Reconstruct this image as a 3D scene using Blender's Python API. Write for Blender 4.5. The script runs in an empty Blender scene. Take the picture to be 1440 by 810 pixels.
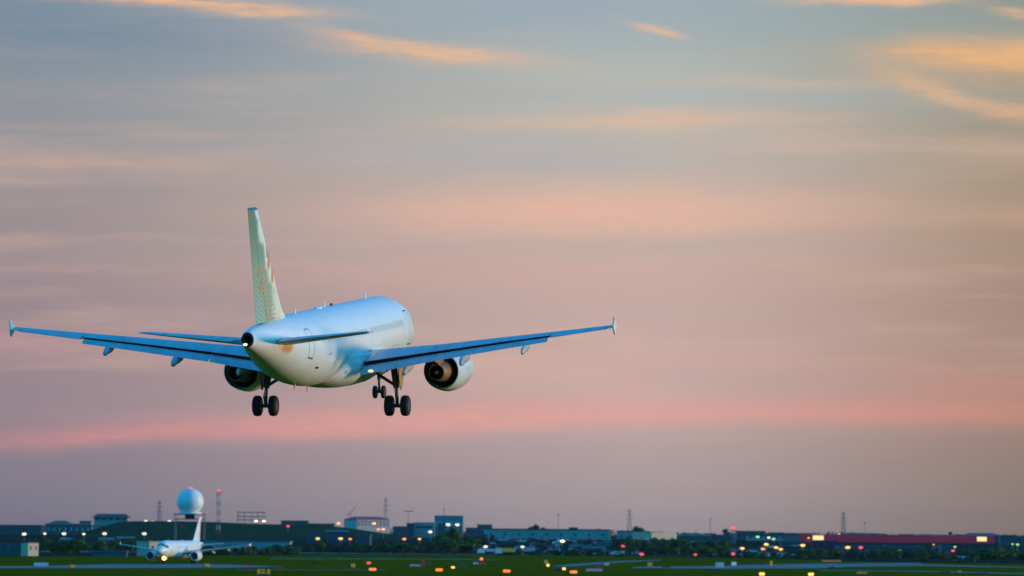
import bpy, math, random
from mathutils import Vector, Matrix
R = math.radians
random.seed(7)
sc = bpy.context.scene
COL = sc.collection

# ------------------------------------------------------------------ camera
H_CAM = 8.7
F_PX = 7973.0                      # focal length in pixels of a 1440 wide frame
ROLL = 0.0085
PITCH = math.atan((748 - 405) / F_PX)
_fw = Vector((0, math.cos(PITCH), math.sin(PITCH)))
_rt0 = Vector((1, 0, 0)); _up0 = _rt0.cross(_fw)
_rt = math.cos(ROLL) * _rt0 + math.sin(ROLL) * _up0
_up = -math.sin(ROLL) * _rt0 + math.cos(ROLL) * _up0
cd = bpy.data.cameras.new('camera'); cam = bpy.data.objects.new('camera', cd); COL.objects.link(cam)
m = Matrix.Identity(4)
for i in range(3):
    m[i][0] = _rt[i]; m[i][1] = _up[i]; m[i][2] = -_fw[i]
m[2][3] = H_CAM
cam.matrix_world = m
cd.sensor_width = 36.0
cd.lens = F_PX / 1440 * 36
cd.clip_start = 1.0; cd.clip_end = 40000
cd.dof.use_dof = True; cd.dof.focus_distance = 316; cd.dof.aperture_fstop = 1.6
sc.camera = cam

# ------------------------------------------------------------------ view
sc.view_settings.view_transform = 'Standard'
try: sc.view_settings.look = 'None'
except Exception: pass
sc.view_settings.gamma = 1.0; sc.view_settings.use_curve_mapping = False
sc.view_settings.exposure = 0.0
sc.render.engine = 'CYCLES'
sc.cycles.max_bounces = 6; sc.cycles.volume_bounces = 0
sc.cycles.use_denoising = True

def lin(c):
    c = c / 255.0
    return c / 12.92 if c <= 0.04045 else ((c + 0.055) / 1.055) ** 2.4
def rgb(r, g, b): return (lin(r), lin(g), lin(b), 1.0)

# ------------------------------------------------------------------ sky
SUN_AZ = R(87)      # clockwise from +Y: the sun is about to set on the right, a touch ahead
SUN_EL = R(3.2)
world = bpy.data.worlds.new('World'); sc.world = world
world.use_nodes = True
wn = world.node_tree; wn.nodes.clear()
class E:
    """tiny expression wrapper over shader math nodes"""
    nt = wn
    def __init__(s, v): s.v = v
def _in(node, i, a):
    if isinstance(a, E): E.nt.links.new(a.v, node.inputs[i])
    else: node.inputs[i].default_value = a
def mth(op, a, b=None, c=None, clamp=False):
    n = E.nt.nodes.new('ShaderNodeMath'); n.operation = op; n.use_clamp = clamp
    _in(n, 0, a)
    if b is not None: _in(n, 1, b)
    if c is not None: _in(n, 2, c)
    return E(n.outputs[0])
add = lambda a, b: mth('ADD', a, b)
sub = lambda a, b: mth('SUBTRACT', a, b)
mul = lambda a, b: mth('MULTIPLY', a, b)
def sstep(x, a, b):
    n = E.nt.nodes.new('ShaderNodeMapRange'); n.interpolation_type = 'SMOOTHSTEP'
    _in(n, 0, x); n.inputs[1].default_value = a; n.inputs[2].default_value = b
    return E(n.outputs[0])
def mixc(f, a, b, mode='MIX'):
    n = E.nt.nodes.new('ShaderNodeMix'); n.data_type = 'RGBA'; n.blend_type = mode
    _in(n, 0, f); _in(n, 6, a); _in(n, 7, b)
    return E(n.outputs[2])
def ramp(x, stops, interp='LINEAR'):
    n = E.nt.nodes.new('ShaderNodeValToRGB'); n.color_ramp.interpolation = interp
    el = n.color_ramp.elements
    while len(el) < len(stops): el.new(0.5)
    for e, (p, c) in zip(el, stops): e.position = p; e.color = c
    _in(n, 0, x); return E(n.outputs[0])
def noise(x, y, z=0.0, scale=1.0, detail=4, rough=0.5):
    c = E.nt.nodes.new('ShaderNodeCombineXYZ'); _in(c, 0, x); _in(c, 1, y); _in(c, 2, z)
    n = E.nt.nodes.new('ShaderNodeTexNoise'); n.inputs['Scale'].default_value = scale
    n.inputs['Detail'].default_value = detail; n.inputs['Roughness'].default_value = rough
    E.nt.links.new(c.outputs[0], n.inputs['Vector'])
    return E(n.outputs[0])

tc = wn.nodes.new('ShaderNodeTexCoord'); sep = wn.nodes.new('ShaderNodeSeparateXYZ')
nv = wn.nodes.new('ShaderNodeVectorMath'); nv.operation = 'NORMALIZE'
wn.links.new(tc.outputs['Generated'], nv.inputs[0]); wn.links.new(nv.outputs[0], sep.inputs[0])
dx, dy, dz = E(sep.outputs[0]), E(sep.outputs[1]), E(sep.outputs[2])
az = mth('ARCTAN2', dx, dy)                       # azimuth from +Y, to the right
el = mth('ARCSINE', dz)                           # elevation
U = mul(az, F_PX)                                 # fine angular units (about 1/8000 rad)
V = sub(mul(el, F_PX), mul(mul(U, ROLL), sstep(mth('ABSOLUTE', az), 0.6, 0.3)))   # cloud layers sink a little to the right
# soft warp for all streaks
wrp = sub(noise(mul(U, 0.0022), mul(V, 0.012), 3.1, 1.0, 4, 0.55), 0.5)
wrp2 = sub(noise(mul(U, 0.010), mul(V, 0.035), 9.7, 1.0, 4, 0.6), 0.5)
Vw = add(V, add(mul(wrp, 30.0), mul(wrp2, 17.0)))
Y = lambda py: (748 - py)
base = ramp(mth('DIVIDE', add(Vw, 100.0), 1000.0), [
    (0.02, rgb(140, 133, 142)), (0.10, rgb(152, 143, 149)), (0.145, rgb(165, 152, 155)), (0.215, rgb(180, 159, 159)),
    (0.262, rgb(196, 167, 163)), (0.35, rgb(200, 170, 163)), (0.46, rgb(196, 172, 164)), (0.55, rgb(203, 180, 167)),
    (0.65, rgb(190, 183, 174)), (0.73, rgb(184, 185, 178)), (0.85, rgb(166, 180, 182)), (0.98, rgb(150, 168, 178))])
# side tints: change of hue across the sky, with lens vignetting painted in
lt = sstep(U, 250.0, -800.0); rtm = sstep(U, 150.0, 850.0)
base = mixc(lt, base, E(mixc(1.0, base, (0.55, 0.60, 0.74, 1), 'MULTIPLY').v))
base = mixc(rtm, base, E(mixc(1.0, base, (0.66, 0.60, 0.50, 1), 'MULTIPLY').v))
# general streakiness
st = noise(mul(U, 0.0016), mul(Vw, 0.016), 1.3, 1.0, 5, 0.55)
base = mixc(mul(mul(sstep(st, 0.45, 0.75), 0.40), sstep(V, 120.0, 260.0)), base, rgb(224, 184, 162))
st2 = noise(mul(U, 0.0012), mul(Vw, 0.013), 7.7, 1.0, 4, 0.5)
base = mixc(mul(mul(sstep(st2, 0.5, 0.75), 0.22), sstep(V, 140.0, 300.0)), base, rgb(158, 158, 164))
det = add(mul(noise(mul(U, 0.012), mul(Vw, 0.06), 5.5, 1.0, 5, 0.6), 0.6), mul(sstep(noise(add(mul(U, 0.022), mul(Vw, 0.05)), mul(Vw, 0.16), 2.2, 1.0, 6, 0.68), 0.3, 0.7), 0.4))
def streak(col, px, py, sx, sy, slope, k, ax=1.0, up=1.0):
    """one drawn out cloud band; sy below, sy*up above"""
    global base
    u = sub(U, px - 720.0)
    v = sub(sub(Vw, float(Y(py) + 0.0)), mul(u, -slope))
    vs = mul(v, 1.0 / sy)
    if up != 1.0:
        vs = mth('MAXIMUM', mul(v, -1.0 / sy), mul(v, 1.0 / (sy * up)))
    q = add(mul(mul(u, 1.0 / sx), mul(u, 1.0 / sx)), mul(vs, vs))
    g = mth('EXPONENT', mul(q, -1.0))
    f = mul(g, mul(add(mul(det, 1.3 * ax), 1.0 - 0.65 * ax), k))
    base = mixc(mth('MINIMUM', f, 1.0), base, col)
peach = rgb(250, 190, 140); pink = rgb(238, 160, 150); gold = rgb(250, 186, 122); blue = rgb(112, 136, 158); mauve = rgb(176, 150, 156)
streak(blue, 130, 48, 330, 40, 0.02, 0.58, 0.6)
streak(rgb(150, 168, 164), 1330, 40, 330, 45, 0.0, 0.4, 0.6)
streak(rgb(150, 168, 182), 760, 20, 420, 42, 0.0, 0.6, 0.5)
streak(peach, 240, 4, 160, 9, 0.05, 0.692, 1.3)
streak(peach, 370, 20, 90, 8, 0.03, 0.629, 1.3)
streak(peach, 500, 55, 70, 9, 0.18, 0.503, 1.2)
streak(peach, 600, 76, 140, 12, 0.08, 0.598, 1.2)
streak(peach, 1230, 2, 100, 6, 0.0, 0.755, 1.0)
streak(peach, 925, 45, 36, 5, 0.2, 0.566, 1.2)
streak(peach, 1430, 18, 40, 7, 0.1, 0.44, 1.2)
streak(gold, 1350, 80, 120, 24, 0.02, 0.66, 0.9)
streak(gold, 1455, 84, 70, 28, 0.0, 0.566, 0.9)
streak(gold, 1330, 132, 85, 13, 0.30, 0.535, 1.0)
streak(peach, 1440, 158, 70, 12, 0.12, 0.377, 1.0)
streak(peach, 1130, 118, 190, 9, 0.01, 0.22, 1.0)
streak(peach, 900, 170, 230, 11, -0.02, 0.315, 1.0)
streak(rgb(166, 178, 184), 1050, 135, 330, 22, 0.0, 0.4, 0.6)
streak(rgb(170, 176, 182), 720, 215, 330, 26, 0.0, 0.35, 0.6)
streak(rgb(228, 180, 150), 130, 232, 240, 14, 0.03, 0.32, 1.0)
streak(rgb(232, 182, 162), 830, 298, 330, 34, -0.01, 0.75, 0.7)
streak(rgb(222, 172, 155), 700, 385, 500, 30, 0.0, 0.3, 0.7)
streak(rgb(180, 168, 164), 900, 345, 300, 14, 0.0, 0.45, 0.7)
streak(rgb(216, 164, 160), 40, 485, 180, 20, 0.02, 0.35, 0.8)
streak(rgb(214, 140, 140), 200, 612, 260, 12, -0.05, 0.48, 0.7, 1.5)
streak(pink, 520, 601, 330, 13, -0.04, 0.459, 0.7, 1.6)
streak(pink, 900, 585, 420, 13, -0.01, 0.425, 0.8, 1.7)
streak(rgb(226, 142, 128), 1340, 585, 260, 16, 0.0, 0.37, 0.8, 2.0)
streak(rgb(226, 150, 135), 1420, 535, 160, 22, 0.0, 0.259, 0.8)
# the dome overhead and behind the camera: clear deep blue dusk sky
sky = wn.nodes.new('ShaderNodeTexSky'); sky.sky_type = 'NISHITA'; sky.sun_disc = False
sky.sun_elevation = SUN_EL; sky.sun_rotation = SUN_AZ
sky.air_density = 1.4; sky.dust_density = 0.6; sky.ozone_density = 3.0
skyc = E(sky.outputs[0])
dome = mixc(1.0, mixc(1.0, skyc, (0.12, 6.2, 10.0, 1), 'MULTIPLY'), (0.22, 2.3, 4.8, 1), 'LIGHTEN')
scale = mixc(1.0, base, (10.0, 10.0, 10.0, 1), 'MULTIPLY')        # the background strength is 0.1
near = mul(sstep(el, 0.30, 0.10), sstep(mth('ABSOLUTE', az), 1.15, 0.40))
final = mixc(near, dome, scale)
bg = wn.nodes.new('ShaderNodeBackground'); bg.inputs[1].default_value = 0.1
wo = wn.nodes.new('ShaderNodeOutputWorld')
wn.links.new(final.v, bg.inputs[0]); wn.links.new(bg.outputs[0], wo.inputs[0])

# ------------------------------------------------------------------ sun
sl = bpy.data.lights.new('sun', 'SUN'); sun = bpy.data.objects.new('sun', sl); COL.objects.link(sun)
sl.energy = 2.4; sl.angle = R(6.0); sl.color = (1.0, 0.63, 0.47)
sd = Vector((math.sin(SUN_AZ) * math.cos(SUN_EL), math.cos(SUN_AZ) * math.cos(SUN_EL), math.sin(SUN_EL)))
sun.rotation_euler = sd.to_track_quat('Z', 'Y').to_euler()
sun.location = (200, 0, 60)

# ------------------------------------------------------------------ measuring from the photograph's layout
def ray(px, py):
    d = _fw * F_PX + _rt * (px - 720) + _up * (405 - py)
    return d / d.y
def at(px, py, d):
    v = ray(px, py) * d
    return Vector((v.x, v.y, v.z + H_CAM))
def yh(px): return 748 + ROLL * (px - 720)
def ground(px, py):
    v = ray(px, py); t = -H_CAM / v.z
    return Vector((v.x * t, t, 0))
def gx(px, d): return at(px, yh(px), d).x
def gz(px, py, d): return at(px, py, d).z
PPM = lambda d: F_PX / d

# ------------------------------------------------------------------ materials
def mat(name, col, rough=0.6, metal=0.0, var=0.0, vscale=1.0, emit=None, estr=0.0, coat=0.0, spec=0.5, stretch=None, bump=0.0):
    M = bpy.data.materials.new(name); M.use_nodes = True
    nt = M.node_tree; b = nt.nodes['Principled BSDF']
    b.inputs['Base Color'].default_value = (*col[:3], 1)
    b.inputs['Roughness'].default_value = rough; b.inputs['Metallic'].default_value = metal
    b.inputs['Specular IOR Level'].default_value = spec
    b.inputs['Coat Weight'].default_value = coat
    if emit:
        b.inputs['Emission Color'].default_value = (*emit[:3], 1); b.inputs['Emission Strength'].default_value = estr
    if var > 0 or bump > 0:
        t = nt.nodes.new('ShaderNodeTexCoord'); n = nt.nodes.new('ShaderNodeTexNoise')
        mp = nt.nodes.new('ShaderNodeMapping'); mp.inputs['Scale'].default_value = stretch or (1, 1, 1)
        n.inputs['Scale'].default_value = vscale; n.inputs['Detail'].default_value = 5
        nt.links.new(t.outputs['Object'], mp.inputs[0]); nt.links.new(mp.outputs[0], n.inputs['Vector'])
        if var > 0:
            cr = nt.nodes.new('ShaderNodeValToRGB')
            cr.color_ramp.elements[0].position = 0.3; cr.color_ramp.elements[1].position = 0.7
            cr.color_ramp.elements[0].color = (*[max(0, c * (1 - var)) for c in col[:3]], 1)
            cr.color_ramp.elements[1].color = (*[min(1, c * (1 + var)) for c in col[:3]], 1)
            nt.links.new(n.outputs[0], cr.inputs[0]); nt.links.new(cr.outputs[0], b.inputs['Base Color'])
        if bump > 0:
            bp = nt.nodes.new('ShaderNodeBump'); bp.inputs['Strength'].default_value = bump
            nt.links.new(n.outputs[0], bp.inputs['Height']); nt.links.new(bp.outputs[0], b.inputs['Normal'])
    return M
def glow(name, col, s):
    return mat(name, (0.1, 0.1, 0.1), 0.5, emit=col, estr=s)
M = {}
M['white'] = mat('white_paint', (0.80, 0.80, 0.78), 0.32, var=0.03, vscale=0.6, coat=0.3)
M['belly'] = mat('belly_paint', (0.74, 0.74, 0.73), 0.36, var=0.06, vscale=0.7, coat=0.2)
def airframe(name, col, rough, px, py, grime=0.25, line=0.35, coat=0.0):
    Mx = bpy.data.materials.new(name); Mx.use_nodes = True
    nt = Mx.node_tree; E.nt = nt; b = nt.nodes['Principled BSDF']
    t = nt.nodes.new('ShaderNodeTexCoord'); s = nt.nodes.new('ShaderNodeSeparateXYZ'); nt.links.new(t.outputs['Object'], s.inputs[0])
    x, y, z = E(s.outputs[0]), E(s.outputs[1]), E(s.outputs[2])
    def joint(v, per, w):          # thin joint every per metres
        return sstep(mth('PINGPONG', add(v, 0.37), per / 2), w, w * .3)
    ln = joint(y, py, .035)
    if px: ln = mth('MAXIMUM', ln, joint(x, px, .035))
    c = (*col, 1)
    g1 = noise(mul(x, 1.6), mul(y, .22), mul(z, 1.6), 1.0, 5, .65)
    g2 = noise(mul(x, .5), mul(y, .4), mul(z, .5), 1.0, 3, .5)
    dk = tuple(k * (1 - grime) for k in col) + (1,)
    c = mixc(sstep(add(mul(g1, .6), mul(g2, .4)), .46, .68), c, dk)
    c = mixc(mul(ln, line), c, tuple(k * .45 for k in col) + (1,))
    nt.links.new(c.v, b.inputs['Base Color']); b.inputs['Coat Weight'].default_value = coat
    rr = add(mul(g1, .25), rough - .12); nt.links.new(rr.v, b.inputs['Roughness'])
    return Mx
M['skin'] = airframe('fuselage_white_paint', (0.80, 0.80, 0.78), 0.34, 0, 2.67, .10, .30, .25)
M['belly'] = airframe('belly_white_paint', (0.74, 0.74, 0.74), 0.38, 0, 1.9, .28, .4, .15)
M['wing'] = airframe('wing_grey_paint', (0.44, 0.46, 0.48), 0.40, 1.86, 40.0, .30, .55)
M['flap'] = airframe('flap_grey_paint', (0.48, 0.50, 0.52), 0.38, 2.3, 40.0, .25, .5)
M['dark'] = mat('dark_metal', (0.035, 0.035, 0.04), 0.5, 0.3)
M['black'] = mat('soot_and_shade_black', (0.012, 0.012, 0.013), 0.8)  # soot, and the painted shade of the flap cove
M['tyre'] = mat('tyre_rubber', (0.009, 0.009, 0.010), 0.85, var=0.2, vscale=8)
M['strut'] = mat('gear_steel', (0.07, 0.07, 0.085), 0.5, 0.3)
M['chrome'] = mat('oleo_chrome', (0.6, 0.6, 0.62), 0.2, 0.9)
M['titan'] = mat('titanium_lit_brown', (0.42, 0.21, 0.10), 0.45, 0.55, var=0.2, vscale=3)
M['line'] = mat('panel_line_grey', (0.36, 0.38, 0.40), 0.6)
M['window'] = mat('cabin_glass', (0.54, 0.55, 0.57), 0.35)
M['glass'] = mat('dark_glass', (0.015, 0.02, 0.03), 0.08)
M['door_sunlit'] = mat('gear_door_sun_tint', (0.42, 0.28, 0.14), 0.6)  # white door with the warm sun tint put into its colour
M['orange_paint'] = mat('orange_paint', (0.72, 0.24, 0.09), 0.4, var=0.15, vscale=3)
M['red_paint'] = mat('red_paint', (0.5, 0.03, 0.04), 0.4)
M['tail_light'] = glow('lamp_warm_white', (1.0, 0.62, 0.18), 2.6)
M['land_light'] = glow('lamp_landing', (1.0, 0.50, 0.10), 8.0)
M['root_light'] = glow('lamp_wing_root', (1.0, 0.70, 0.14), 1.3)
M['L_white'] = glow('lamp_white', (1.0, 0.90, 0.58), 2.2)
M['L_yellow'] = glow('lamp_yellow', (1.0, 0.50, 0.07), 2.0)
M['L_orange'] = glow('lamp_orange', (1.0, 0.17, 0.015), 1.9)
M['L_sodium'] = glow('lamp_sodium', (1.0, 0.30, 0.03), 2.0)
M['L_red'] = glow('lamp_red', (1.0, 0.05, 0.06), 2.0)
M['L_green'] = glow('lamp_green', (0.4, 1.0, 0.3), 1.2)
M['L_window'] = glow('lit_window', (1.0, 0.80, 0.30), 1.1)

def fin_material():
    """pale fin with a diagonal hatched olive pattern painted towards the trailing edge"""
    Mx = bpy.data.materials.new('fin_pattern_paint'); Mx.use_nodes = True
    nt = Mx.node_tree; E.nt = nt; b = nt.nodes['Principled BSDF']
    t = nt.nodes.new('ShaderNodeTexCoord'); s = nt.nodes.new('ShaderNodeSeparateXYZ')
    nt.links.new(t.outputs['Object'], s.inputs[0])
    y, z = E(s.outputs[1]), E(s.outputs[2])                # y forward, z up
    # distance ahead of the sloping trailing edge
    te = sub(17.7, add(35.3, mul(sub(z, 2.0), 0.26)))
    a = sub(y, te)
    chord = sub(6.2, mul(sub(z, 2.0), 0.72))
    k = mth('DIVIDE', a, chord)
    nz = noise(mul(y, 0.7), mul(z, 0.7), 0.0, 1.0, 4, 0.6)
    hatch = mth('SINE', add(add(mul(y, 10.0), mul(z, 24.0)), mul(nz, 4.0)))
    hatch2 = mth('SINE', add(mul(z, 26.0), mul(noise(mul(y, 3.0), mul(z, 3.0), 2.0, 1.0, 3, .6), 9.0)))
    body = mixc(sstep(z, 3.0, 8.0), rgb(146, 178, 158), rgb(104, 118, 84))
    base = mixc(sstep(add(k, mul(sub(nz, 0.5), 0.7)), 0.72, 0.48), rgb(232, 224, 198), body)
    base = mixc(mul(sstep(hatch, 0.1, 0.7), mul(sstep(k, 0.62, 0.35), 0.42)), base, rgb(112, 122, 88))
    base = mixc(mul(sstep(hatch2, 0.3, 0.9), mul(mul(sstep(add(k, mul(nz, 0.3)), 0.25, 0.4), sstep(k, 0.62, 0.5)), sstep(z, 5.4, 4.6))), base, rgb(196, 140, 84))
    base = mixc(sstep(z, 7.93, 7.97), base, rgb(30, 96, 120))
    nt.links.new(base.v, b.inputs['Base Color']); b.inputs['Roughness'].default_value = 0.38
    return Mx
M['fin'] = fin_material()

# ------------------------------------------------------------------ mesh helpers
class MB:
    def __init__(s): s.v = []; s.f = []
    def add(s, vs, fs):
        o = len(s.v); s.v += [tuple(v) for v in vs]; s.f += [tuple(i + o for i in f) for f in fs]; return s
    def box(s, x0, x1, y0, y1, z0, z1):
        return s.add([(x0, y0, z0), (x1, y0, z0), (x1, y1, z0), (x0, y1, z0), (x0, y0, z1), (x1, y0, z1), (x1, y1, z1), (x0, y1, z1)],
                     [(3, 2, 1, 0), (4, 5, 6, 7), (0, 1, 5, 4), (1, 2, 6, 5), (2, 3, 7, 6), (3, 0, 4, 7)])
    def cbox(s, c, d): return s.box(c[0] - d[0] / 2, c[0] + d[0] / 2, c[1] - d[1] / 2, c[1] + d[1] / 2, c[2] - d[2] / 2, c[2] + d[2] / 2)
    def loft(s, rings, cap0=True, cap1=True, closed=True):
        n = len(rings[0]); vs = [p for r in rings for p in r]; fs = []
        for i in range(len(rings) - 1):
            for j in range(n if closed else n - 1):
                k = (j + 1) % n
                fs.append((i * n + j, i * n + k, (i + 1) * n + k, (i + 1) * n + j))
        if cap0: fs.append(tuple(range(n - 1, -1, -1)))
        if cap1: fs.append(tuple((len(rings) - 1) * n + j for j in range(n)))
        return s.add(vs, fs)
    def tube(s, pts, r, n=10, caps=True):
        pts = [Vector(p) for p in pts]; rs = r if isinstance(r, (list, tuple)) else [r] * len(pts)
        rings = []
        for i, p in enumerate(pts):
            d = (pts[min(i + 1, len(pts) - 1)] - pts[max(i - 1, 0)]).normalized()
            a = d.cross(Vector((0, 0, 1)))
            if a.length < 1e-3: a = d.cross(Vector((0, 1, 0)))
            a.normalize(); b = d.cross(a)
            rings.append([p + rs[i] * (math.cos(2 * math.pi * k / n) * a + math.sin(2 * math.pi * k / n) * b) for k in range(n)])
        return s.loft(rings, caps, caps)
    def lathe(s, prof, n=32, c=(0, 0, 0), axis='Z', cap0=False, cap1=False):
        rings = []
        for a, r in prof:
            ring = []
            for k in range(n):
                t = 2 * math.pi * k / n; u, w = r * math.cos(t), r * math.sin(t)
                if axis == 'Z': p = (c[0] + u, c[1] + w, c[2] + a)
                elif axis == 'Y': p = (c[0] + u, c[1] + a, c[2] + w)
                else: p = (c[0] + a, c[1] + u, c[2] + w)
                ring.append(p)
            rings.append(ring)
        return s.loft(rings, cap0, cap1)
    def sphere(s, c, r, n=24, mrings=14):
        if not isinstance(r, (tuple, list)): r = (r, r, r)
        rings = []
        for i in range(1, mrings):
            t = math.pi * i / mrings - math.pi / 2
            rings.append([(c[0] + r[0] * math.cos(t) * math.cos(2 * math.pi * k / n), c[1] + r[1] * math.cos(t) * math.sin(2 * math.pi * k / n), c[2] + r[2] * math.sin(t)) for k in range(n)])
        return s.loft(rings)
    def build(s, name, m_, parent=None, smooth=False, angle=40):
        me = bpy.data.meshes.new(name); me.from_pydata(s.v, [], s.f)
        import bmesh
        bm = bmesh.new(); bm.from_mesh(me); bmesh.ops.recalc_face_normals(bm, faces=bm.faces)
        if smooth:
            for f in bm.faces: f.smooth = True
            for e in bm.edges:
                if len(e.link_faces) == 2 and e.calc_face_angle(0) > R(angle): e.smooth = False
        bm.to_mesh(me); bm.free()
        for mm in (m_ if isinstance(m_, (list, tuple)) else [m_]): me.materials.append(mm)
        o = bpy.data.objects.new(name, me); COL.objects.link(o)
        if parent: o.parent = parent
        return o
def tag(o, label, cat, group=None):
    o['label'] = label; o['category'] = cat
    if group: o['group'] = group
    return o
def thing(name, label, cat, loc=(0, 0, 0), rz=0.0, group=None):
    o = bpy.data.objects.new(name, None); COL.objects.link(o)
    o.location = loc; o.rotation_euler = (0, 0, rz); o.empty_display_size = 0.5
    return tag(o, label, cat, group)
def struct(o): o['kind'] = 'structure'; return o
def copy_obj(o, parent=None):
    c = o.copy(); COL.objects.link(c)
    if parent: c.parent = parent
    return c
def copy_tree(o, parent=None):
    c = copy_obj(o, parent)
    for ch in list(o.children): copy_tree(ch, c)
    return c

# ================================================================== THE SETTING
# far edge of the airfield grass, as seen
EDGE = [(-200, 783), (0, 783), (300, 781.5), (500, 780.5), (700, 780.8), (900, 783), (1050, 785), (1200, 790), (1320, 791.5), (1440, 793.5), (1640, 796)]
def edge_d(px):
    for (a, ya), (b, yb) in zip(EDGE, EDGE[1:]):
        if a <= px <= b:
            return ground(px, ya + (yb - ya) * (px - a) / (b - a)).y
    return ground(EDGE[-1][0], EDGE[-1][1]).y

def ground_mat(name, c0, c1, c2, sx, sy):
    Mx = bpy.data.materials.new(name); Mx.use_nodes = True
    nt = Mx.node_tree; E.nt = nt; b = nt.nodes['Principled BSDF']
    t = nt.nodes.new('ShaderNodeTexCoord'); s = nt.nodes.new('ShaderNodeSeparateXYZ')
    nt.links.new(t.outputs['Object'], s.inputs[0]); x, y = E(s.outputs[0]), E(s.outputs[1])
    n1 = noise(mul(x, sx), mul(y, sy), 0.0, 1.0, 5, 0.6)
    n2 = noise(mul(x, sx * 6), mul(y, sy * 5), 4.0, 1.0, 5, 0.65)
    c = mixc(sstep(n1, 0.38, 0.62), c0, c1)
    c = mixc(mul(sstep(n2, 0.42, 0.7), 0.8), c, c2)
    nt.links.new(c.v, b.inputs['Base Color']); b.inputs['Roughness'].default_value = 0.95; b.inputs['Specular IOR Level'].default_value = 0.0
    return Mx
M['town_ground'] = ground_mat('town_ground_dark', (0.020, 0.034, 0.026, 1), (0.035, 0.045, 0.045, 1), (0.015, 0.026, 0.02, 1), 0.012, 0.008)
M['grass'] = ground_mat('airfield_grass', (0.110, 0.094, 0.003, 1), (0.165, 0.104, 0.004, 1), (0.190, 0.094, 0.006, 1), 0.018, 0.010)
M['hill'] = ground_mat('hill_grass', (0.022, 0.055, 0.034, 1), (0.030, 0.062, 0.040, 1), (0.018, 0.045, 0.03, 1), 0.01, 0.01)
M['concrete'] = mat('taxiway_concrete', (0.19, 0.17, 0.16), 0.85, var=0.35, vscale=0.04, spec=0.2)
M['asphalt'] = mat('asphalt', (0.05, 0.052, 0.058), 0.8, var=0.2, vscale=0.05)

g = MB(); g.add([(-9000, -2000, 0), (9000, -2000, 0), (9000, 16000, 0), (-9000, 16000, 0)], [(0, 1, 2, 3)])
struct(g.build('ground', M['town_ground']))
pts = [Vector((-600, -50, 0)), Vector((600, -50, 0))]
far = [ground(px, py) for px, py in EDGE]
g = MB()
vs = [(-1200, -60, .03)] + [(p.x, p.y, .03) for p in far] + [(1200, -60, .03)]
g.add(vs, [tuple(range(len(vs)))])
struct(g.build('grass', M['grass']))
def strip(name, poly, m_, z):
    b = MB(); vs = [ground(*p) for p in poly]
    b.add([(v.x, v.y, z) for v in vs], [tuple(range(len(vs)))]); return struct(b.build(name, m_))
strip('taxiway', [(-60, 799.0), (-60, 796.3), (60, 796.0), (160, 793.6), (290, 793.3), (350, 795.3), (400, 797.0), (330, 798.7), (120, 799.3)], M['concrete'], .06)
strip('service_road', [(380, 785.6), (620, 786.2), (700, 787.2), (700, 787.8), (620, 786.9), (380, 786.3)], M['concrete'], .06)
strip('airfield_path', [(330, 801.3), (545, 801.2), (545, 801.9), (330, 802.0)], M['asphalt'], .06)
strip('taxiway_link', [(772, 796.8), (800, 793.6), (870, 789.0), (930, 787.4), (930, 788.4), (880, 790.6), (830, 795.0), (800, 797.4)], M['concrete'], .06)
strip('taxiway', [(890, 797.3), (1020, 796.0), (1050, 794.3), (1170, 792.6), (1290, 791.6), (1300, 793.8), (1440, 797.4), (1440, 798.4), (1300, 796.2), (1190, 797.5), (1150, 799.6), (1020, 800.2), (890, 799.0)], M['concrete'], .06)
strip('service_road', [(1150, 802.0), (1300, 803.0), (1440, 806.6), (1440, 807.8), (1300, 804.2), (1150, 802.8)], M['concrete'], .06)
strip('road', [(-100, 773.5), (1540, 783.5), (1540, 785.5), (-100, 775.5)], M['asphalt'], .05)

# the town stands on ground that rises gently beyond the airfield; a grassy mound on the left
_ss = lambda t: t * t * (3 - 2 * t)
def rise(Yv): return 5.2 * _ss(max(0.0, min(1.0, (Yv - 2170) / 560.0)))
def mound(X, Yv):
    d = (Yv - 3050) / 240.0
    px = 720 + X / Yv * F_PX
    w = max(0.0, min(1.0, (px - 95) / 90.0)); e = max(0.0, min(1.0, (620 - px) / 180.0))
    top = 12.6 - 5.2 - max(0, px - 300) * 0.008
    return (top + 0.25 * math.sin(X * .06)) * _ss(w) * _ss(e) * math.exp(-d * d)
def hill_h(X, Yv): return rise(Yv) + mound(X, Yv)
g = MB(); ys = [2165 + 20 * k for k in range(31)] + [2900, 3500, 8000]
vs = [(X, y, rise(y) + .02) for y in ys for X in (-2500, -600, 0, 600, 2500)]
g.add(vs, [(a * 5 + b_, a * 5 + b_ + 1, a * 5 + b_ + 6, a * 5 + b_ + 5) for a in range(len(ys) - 1) for b_ in range(4)])
struct(g.build('terrain', M['town_ground'], smooth=True))
g = MB(); NX, NY = 70, 26
vs = []; fs = []
for j in range(NY):
    Yv = 2560 + j * 40
    for i in range(NX):
        X = gx(60 + i * 9, 3050); mm_ = mound(X, Yv)
        vs.append((X, Yv, rise(Yv) + mm_ + (.06 if mm_ > .03 else -.4)))
for j in range(NY - 1):
    for i in range(NX - 1):
        a = j * NX + i; fs.append((a, a + 1, a + NX + 1, a + NX))
g.add(vs, fs); struct(g.build('hill', M['hill'], smooth=True))

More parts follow.
